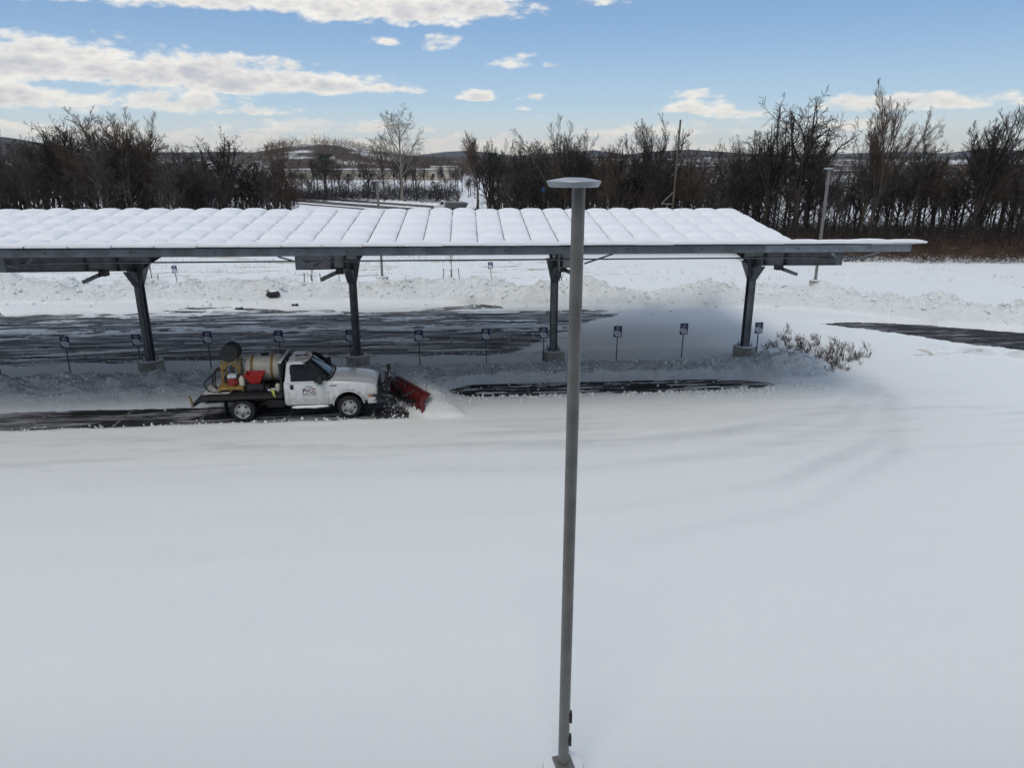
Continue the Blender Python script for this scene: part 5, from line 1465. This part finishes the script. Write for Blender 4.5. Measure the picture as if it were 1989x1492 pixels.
while cnt < 130:
    s = rp.random(); w = rp.gauss(0, .62)
    px = 1500 + 168 * s + w * 22; py = 657 + 50 * s + w * -16 + rp.gauss(0, 5)
    x, y = pix_ground(px, py)
    k = cnt % 5
    t = thing("dry_plant", (x, y, 0.08), rp.uniform(0, 6.28), "dry brown perennial with seed heads in the bed past the canopy end", "plant", "dry perennials in the island bed")
    sc = rp.uniform(.50, .85); t.scale = (sc, sc, sc)
    link("stems", PL[k][0], None, t)['kind'] = 'stuff'; link("seed_heads", PL[k][1], None, t)['kind'] = 'stuff'
    cnt += 1

# ------------------------------------------------------------------ staked saplings
def sapling(px, py, h, label, seed, stakes):
    rng = np.random.default_rng(seed)
    x, y = pix_ground(px, py, .15); g0 = 0.05
    K = 6; P = np.zeros((1, K, 3)); P[0, :, 2] = np.linspace(0, h * .75, K); P[0, 1:, :2] = np.cumsum(rng.normal(0, .02, (K - 1, 2)), 0)
    Rd = np.linspace(.035, .014, K)[None]
    l1 = grow(rng, P, Rd, np.array([h * .42]), 7, .5, 1.0, (15, 40), 1.0, 5, .08, .10, rmul=.7, rmin=.008); l2 = grow(rng, *l1, 3, .3, 1, (15, 40), .5, 3, .1, .08, rmin=.006)
    t = thing("sapling", (x, y, g0), 0, label, "sapling", "staked saplings at the far edge of the lot")
    link("trunk", strands_mesh("trunk", [(P, Rd, 6)]), M_BARK2, t); link("crown", strands_mesh("crown", [(l1[0], l1[1], 4), (l2[0], l2[1], 3)]), M_BARK2, t)
    for (dx, dy) in stakes:
        st = tag(obj("tree_stake", MB().box((0, 0, .45), (.05, .03, 1.1)), M_BLACK, None, (x + dx, y + dy, g0), (0, R(4 * (1 if dx < 0 else -1)), 0)), "dark stake tied to a young tree at the far edge of the lot", "stake", "stakes round the saplings")
        st['label'] = "dark stake of the " + label.replace("thin bare sapling ", "sapling ")
        lo = obj("tie", MB().tube([(0, 0, .82), (-dx * .5, -dy * .5, .86), (-dx, -dy, .84)], .008, 5), M_BLACK, st)
ST = [(-.62, .05), (.58, .1), (.05, -.3)]
sapling(297, 560, 2.5, "thin bare sapling showing right of the first column", 1, [(-.5, 0), (.45, .15), (.2, -.2)])
sapling(608, 556, 2.6, "thin bare sapling between the large dark boulder and the second column", 2, ST)
sapling(877, 545, 2.6, "thin bare sapling in open snow between the pole lamp and the third column", 3, ST)
sapling(1090, 568, 2.2, "thin bare sapling beside the third column behind the wheel stop", 4, [(-.5, 0), (.40, .1)])

# ------------------------------------------------------------------ highway and dump truck
hw = MB()
def hp(s, d, z): 
    p = ROADA + ROADD * s + np.array([ROADD[1], -ROADD[0]]) * d
    return (p[0], p[1], z)
M_HWY = mat("salted_highway_asphalt", (.055, .056, .06), .8, var=.2, vscale=.3)
for (nm, d0, d1, lb) in (("road", -10.5, -3.2, "near carriageway of the highway, grey and plowed"), ("road", 1.2, 8.5, "far carriageway of the highway, grey and plowed")):
    o = obj(nm, MB().add([hp(-90, d0, -4.32), hp(-90, d1, -4.32), hp(420, d1, -4.32), hp(420, d0, -4.32)], [(0, 1, 2, 3)]), M_HWY)
    tag(o, lb, kind="structure")
    c = (d0 + d1) / 2
    for s in range(-60, 200, 12): obj("lane_dash", MB().add([hp(s, c - .08, -4.314), hp(s, c + .08, -4.314), hp(s + 3, c + .08, -4.314), hp(s + 3, c - .08, -4.314)], [(0, 1, 2, 3)]), M_SWHITE, o)
for (d, lb, sd, bh) in ((-11.8, "snow bank along the near side of the highway", 5, .15), (-1.0, "snow ridge on the median between the carriageways", 6, .34), (9.8, "snow bank along the far side of the highway", 7, .8)):
    s = np.linspace(-90, 420, 500); w = np.linspace(-1.7, 1.7, 7); S_, W_ = np.meshgrid(s, w)
    Z_ = -4.4 + bh * np.clip(1 - (W_ / 1.7) ** 2, 0, 1) * (.8 + .5 * fbm(S_ / 2.2, W_ / 1.3, 3, sd)); Pn = np.stack([ROADA[0] + ROADD[0] * S_ + ROADD[1] * (d + W_), ROADA[1] + ROADD[1] * S_ - ROADD[0] * (d + W_), Z_], -1)
    o = link("snow_bank", grid_mesh("snow_bank", Pn[..., 0], Pn[..., 1], Pn[..., 2]), mat("roadside_snow", (.74, .73, .70), .85, var=.12, vscale=.5)); tag(o, lb, kind="structure")
def dump_truck():
    M_DW = mat("dump_truck_white", (.68, .68, .66), .4, var=.05); M_DG = mat("dump_body_grey", (.075, .075, .078), .6, var=.3, vscale=1.5); M_DL = mat("dump_body_rail", (.33, .33, .33), .5)
    p = hp(-4.5, -5.5, -4.32)
    t = thing("dump_truck", p, math.atan2(ROADD[1], ROADD[0]) * 0 + R(176), "white cabbed dump truck with grey ribbed body on the highway", "truck")
    # local +x is forwards
    obj("hood", MB().prism([(3.0, .75), (4.55, .75), (4.6, 1.35), (4.3, 1.62), (3.0, 1.85)], 'y', -1.0, 1.0), M_DW, t)
    obj("cab", MB().prism([(1.75, .85), (3.1, .85), (3.1, 1.85), (2.85, 2.75), (2.7, 2.88), (1.85, 2.88), (1.75, 2.75)], 'y', -1.12, 1.12), M_DW, t)
    for s in (-1, 1): obj("window", MB().prism([(1.98, 1.95), (2.88, 1.95), (2.72, 2.62), (1.98, 2.62)], 'y', s * 1.121, s * 1.135), M_GLASS, t)
    obj("windscreen", MB().add([(3.115, -.95, 1.92), (3.115, .95, 1.92), (2.885, .9, 2.68), (2.885, -.9, 2.68)], [(0, 1, 2, 3)]), M_GLASS, t)
    for s in (-1, 1):
        obj("fender", MB().prism([(3.15, .85), (3.3, 1.2), (3.65, 1.42), (4.1, 1.38), (4.45, 1.1), (4.55, .8), (4.4, .8), (4.2, 1.1), (3.8, 1.2), (3.45, 1.0), (3.35, .8)], 'y', s * .85, s * 1.22), M_DW, t)
    bd = obj("dump_body", MB().prism([(-4.3, 2.3), (-3.6, .95), (1.45, .95), (1.45, 2.35)], 'y', -1.22, 1.22), M_DG, t)
    for x in np.linspace(-3.0, 1.3, 8):
        for s in (-1, 1): obj("rib", MB().box((x, s * 1.25, 1.62), (.12, .08, 1.3)), M_DL if False else mat("dump_rib", (.16, .16, .165), .6), bd)
    for s in (-1, 1): obj("rail", MB().bar((-3.6, s * 1.24, 2.45), (1.3, s * 1.24, 2.62), .14, .16), M_DL, bd)
    obj("chassis", MB().box((0, 0, .72), (8.2, .9, .28)), M_FRAME, t)
    for x in (3.75, -1.3, -2.55, -.2):
        for s in (-1, 1):
            w_ = obj("wheel", MB().lathe([(.28, -.16), (.48, -.17), (.52, -.1), (.52, .1), (.48, .17), (.28, .16)], 20, 'y', (x, s * 1.0, .52)), M_TIRE, t)
            obj("rim", MB().lathe([(.28, 0), (.2, .03), (.08, .05), (0, .06)], 14, 'y', (x, s * (1.0 + .12), .52)), M_RIM, w_)
    obj("exhaust_stack", MB().tube([(1.6, .9, 1.2), (1.6, .9, 3.4)], .08, 8), M_RIM, t)
    obj("plow", MB().prism([(4.9, .1), (5.2, .25), (5.3, .8), (5.15, 1.2), (5.05, .8), (5.0, .3)], 'y', -1.6, 1.6), mat("dump_plow_rust", (.16, .09, .03), .7, var=.3), t)
dump_truck()

# ------------------------------------------------------------------ far buildings and hills
def long_building(px0, px1, D, ytop, ybot, label, wall, nwin, rz=0.0, depth=25):
    x0, x1 = at(px0, D), at(px1, D); z1 = CAMH + D * elev(ytop); z0 = min(CAMH + D * elev(ybot), float(terrain((x0 + x1) / 2, D)))
    t = thing("low_building", ((x0 + x1) / 2, D, z0 - .5), rz, label, "building", None)
    w, h = x1 - x0, z1 - z0 + .5
    wl = obj("wall", MB().box((0, depth / 2, h / 2), (w, depth, h)), wall, t)
    obj("roof", MB().box((0, depth / 2, h + .12), (w + .6, depth + .6, .24)), mat("flat_roof_edge", (.20, .19, .18), .8), t)
    obj("roof_snow", MB().box((0, depth / 2, h + .33), (w + .2, depth + .2, .18)), mat("far_snow", (.80, .81, .82), .8, var=.03), t)
    for k in range(nwin):
        xx = -w / 2 + (k + .5) * w / nwin
        f = obj("window", MB().box((xx, -.03, h * .52), (w / nwin * .34, .08, h * .42)), mat("window_frame_white", (.62, .61, .58), .6), t)
        obj("pane", MB().box((xx, -.08, h * .52), (w / nwin * .27, .04, h * .34)), M_GLASS, f)
    return t
M_BEIGE = mat("beige_block_wall", (.30, .27, .22), .9, var=.12, vscale=.4); M_TANW = mat("tan_wall", (.36, .32, .25), .9, var=.1, vscale=.4)
long_building(590, 775, 352, 330, 350, "long low beige building with dark roof edge behind the pine", M_BEIGE, 9)
long_building(776, 898, 346, 330, 350, "long low tan building beyond the pale sycamore", M_TANW, 7)
long_building(850, 896, 352, 324, 334, "raised cream parapet block on the tan building's far end", mat("cream_wall", (.50, .46, .36), .9), 2, depth=14)
def house(px, D, yr, ye, wpx, label, wallc):
    x = at(px, D); w = wpx / FPX * D; zr = CAMH + D * elev(yr); ze = CAMH + D * elev(ye); g0 = min(float(terrain(x, D)) - .5, ze - 2.5)
    t = thing("house", (x, D, g0), 0, label, "house", "snow roofed buildings among the far trees")
    h, r_ = ze - g0, zr - g0
    obj("wall", MB().prism([(-5, 0), (5, 0), (5, h), (0, r_ - .3), (-5, h)], 'x', -w / 2, w / 2), wallc, t)
    for s in (-1, 1): 
        a = [(-w / 2 - .4, s * 5.6, h - .25), (w / 2 + .4, s * 5.6, h - .25), (w / 2 + .4, 0, r_), (-w / 2 - .4, 0, r_)]
        obj("roof", MB().add(a + [(p[0], p[1], p[2] + .3) for p in a], [(0, 1, 2, 3), (7, 6, 5, 4), (0, 4, 5, 1), (1, 5, 6, 2), (2, 6, 7, 3), (3, 7, 4, 0)]), MATS["far_snow"], t)
    n = max(2, int(w / 6))
    for k in range(n): obj("window", MB().box((-w / 2 + (k + .5) * w / n, -5.03, h * .6), (1.4, .1, 1.3)), M_GLASS, t)
M_HW = mat("house_tan", (.34, .30, .25), .9)
for (px, D, yr, ye, wp, lb) in ((342, 420, 303, 309, 45, "long snow roofed building glimpsed through the left woods"), (1672, 430, 313, 319, 34, "snow roofed house just right of the pale two stemmed tree"), (1780, 470, 312, 318, 40, "snow roofed house left of the brush topped tree's stems"),
                                (1880, 520, 312, 317, 44, "long snow roofed building behind the brush topped tree's right limbs"), (1948, 480, 303, 312, 22, "white peaked roof at the right end of the far houses"), (1985, 500, 308, 318, 30, "pale building beside the white peaked roof")):
    house(px, D, yr, ye, wp, lb, M_HW)

def ridge_hill(name, D, prof, m, label, seed, rough=.12, depth=.25):
    pxs = np.linspace(-700, 2700, 500); px_k, py_k = zip(*prof)
    crest = np.interp(pxs, px_k, py_k)
    az = np.arctan((pxs - CX) / FPX * math.cos(PITCH) ** -1)
    el = np.tan(np.arctan((CY - crest) / FPX) - PITCH)
    rows = []
    for k, t in enumerate((0, .25, .5, .75, 1.0, 1.3)):
        d = D * (1 + depth * t)
        zc = CAMH + D * (1 + depth) * el
        hz_ = zc * min(1, math.sin(min(t, 1) * math.pi / 2)) - 20 * (1 - min(t, 1)) - (30 * (t - 1) if t > 1 else 0)
        nz = fbm(pxs / 22 + k * 3, np.full(pxs.shape, k * 1.7), 4, seed)
        hz_ = hz_ + nz * rough * np.maximum(zc, 6) * (.4 if t == 1 else 1) * (t > 0)
        x = (pxs - CX) / FPX * d / math.cos(PITCH)
        rows.append(np.stack([x, np.full(x.shape, d), hz_], -1))
    A = np.stack(rows)
    o = link(name, grid_mesh(name, A[..., 0], A[..., 1], A[..., 2]), m); tag(o, label, kind="structure")
M_HILL = mat("wooded_hill", (.055, .048, .042), .95, var=.35, vscale=.02, spec=.05); M_MTN = mat("distant_wooded_mountain", (.06, .056, .05), .95, var=.2, vscale=.004, spec=.05)
ridge_hill("hill", 1500, [(-700, 300), (-100, 268), (40, 262), (110, 266), (160, 276), (260, 294), (400, 296), (520, 296), (620, 303), (1100, 306), (1180, 302), (1240, 294), (1310, 290), (1400, 297), (1500, 303), (2700, 306)], M_HILL, "dark wooded hill swelling over the tree tops", 3, .03)
ridge_hill("mountain", 3600, [(-700, 300), (420, 295), (500, 294), (560, 296), (640, 303), (700, 298), (760, 294), (820, 302), (880, 294), (920, 292), (1000, 302), (1140, 291), (1200, 300), (1400, 303), (1600, 297), (1680, 294), (1760, 297), (1830, 287), (1900, 292), (1989, 290), (2100, 284), (2700, 290)], M_MTN, "far blue mountain ridge along the horizon", 9, .015)

# ------------------------------------------------------------------ the building this view is taken from (it shades the lot)
bld = thing("campus_building", (0, -1.2, 0), 0, "pale panelled building whose upper floor overlooks the lot", "building")
M_BRICK = mat("pale_facade_panel", (.48, .47, .45), .9, var=.15, vscale=3)
obj("wall", MB().box((0, -12, 6), (150, 24, 12)), M_BRICK, bld)
obj("parapet_cap", MB().box((0, -.05, 12.1), (150.2, .5, .18)), M_CONC, bld)
for k in range(-14, 15):
    for z in (2.0, 5.6, 9.2):
        f = obj("window", MB().box((k * 4.4, .03, z), (2.2, .1, 1.9)), M_TRIM, bld); obj("pane", MB().box((k * 4.4, .09, z), (2.0, .04, 1.7)), M_GLASS, f)

# ------------------------------------------------------------------ haze in the air
def haze():
    o = obj("haze", MB().box((0, 2700, 75), (15000, 7400, 220)), None)
    m = bpy.data.materials.new("haze"); m.use_nodes = True; g = NT(m.node_tree); g.n.clear()
    out = g.new('ShaderNodeOutputMaterial'); v = g.new('ShaderNodeVolumePrincipled')
    v.inputs['Color'].default_value = (.78, .88, 1.0, 1); v.inputs['Density'].default_value = HAZE_D; v.inputs['Anisotropy'].default_value = 0.2
    g.l.new(v.outputs[0], out.inputs['Volume']); o.data.materials.clear(); o.data.materials.append(m)
    tag(o, "thin blue winter haze over the far land", kind="stuff")
HAZE_D = 8e-5
haze()
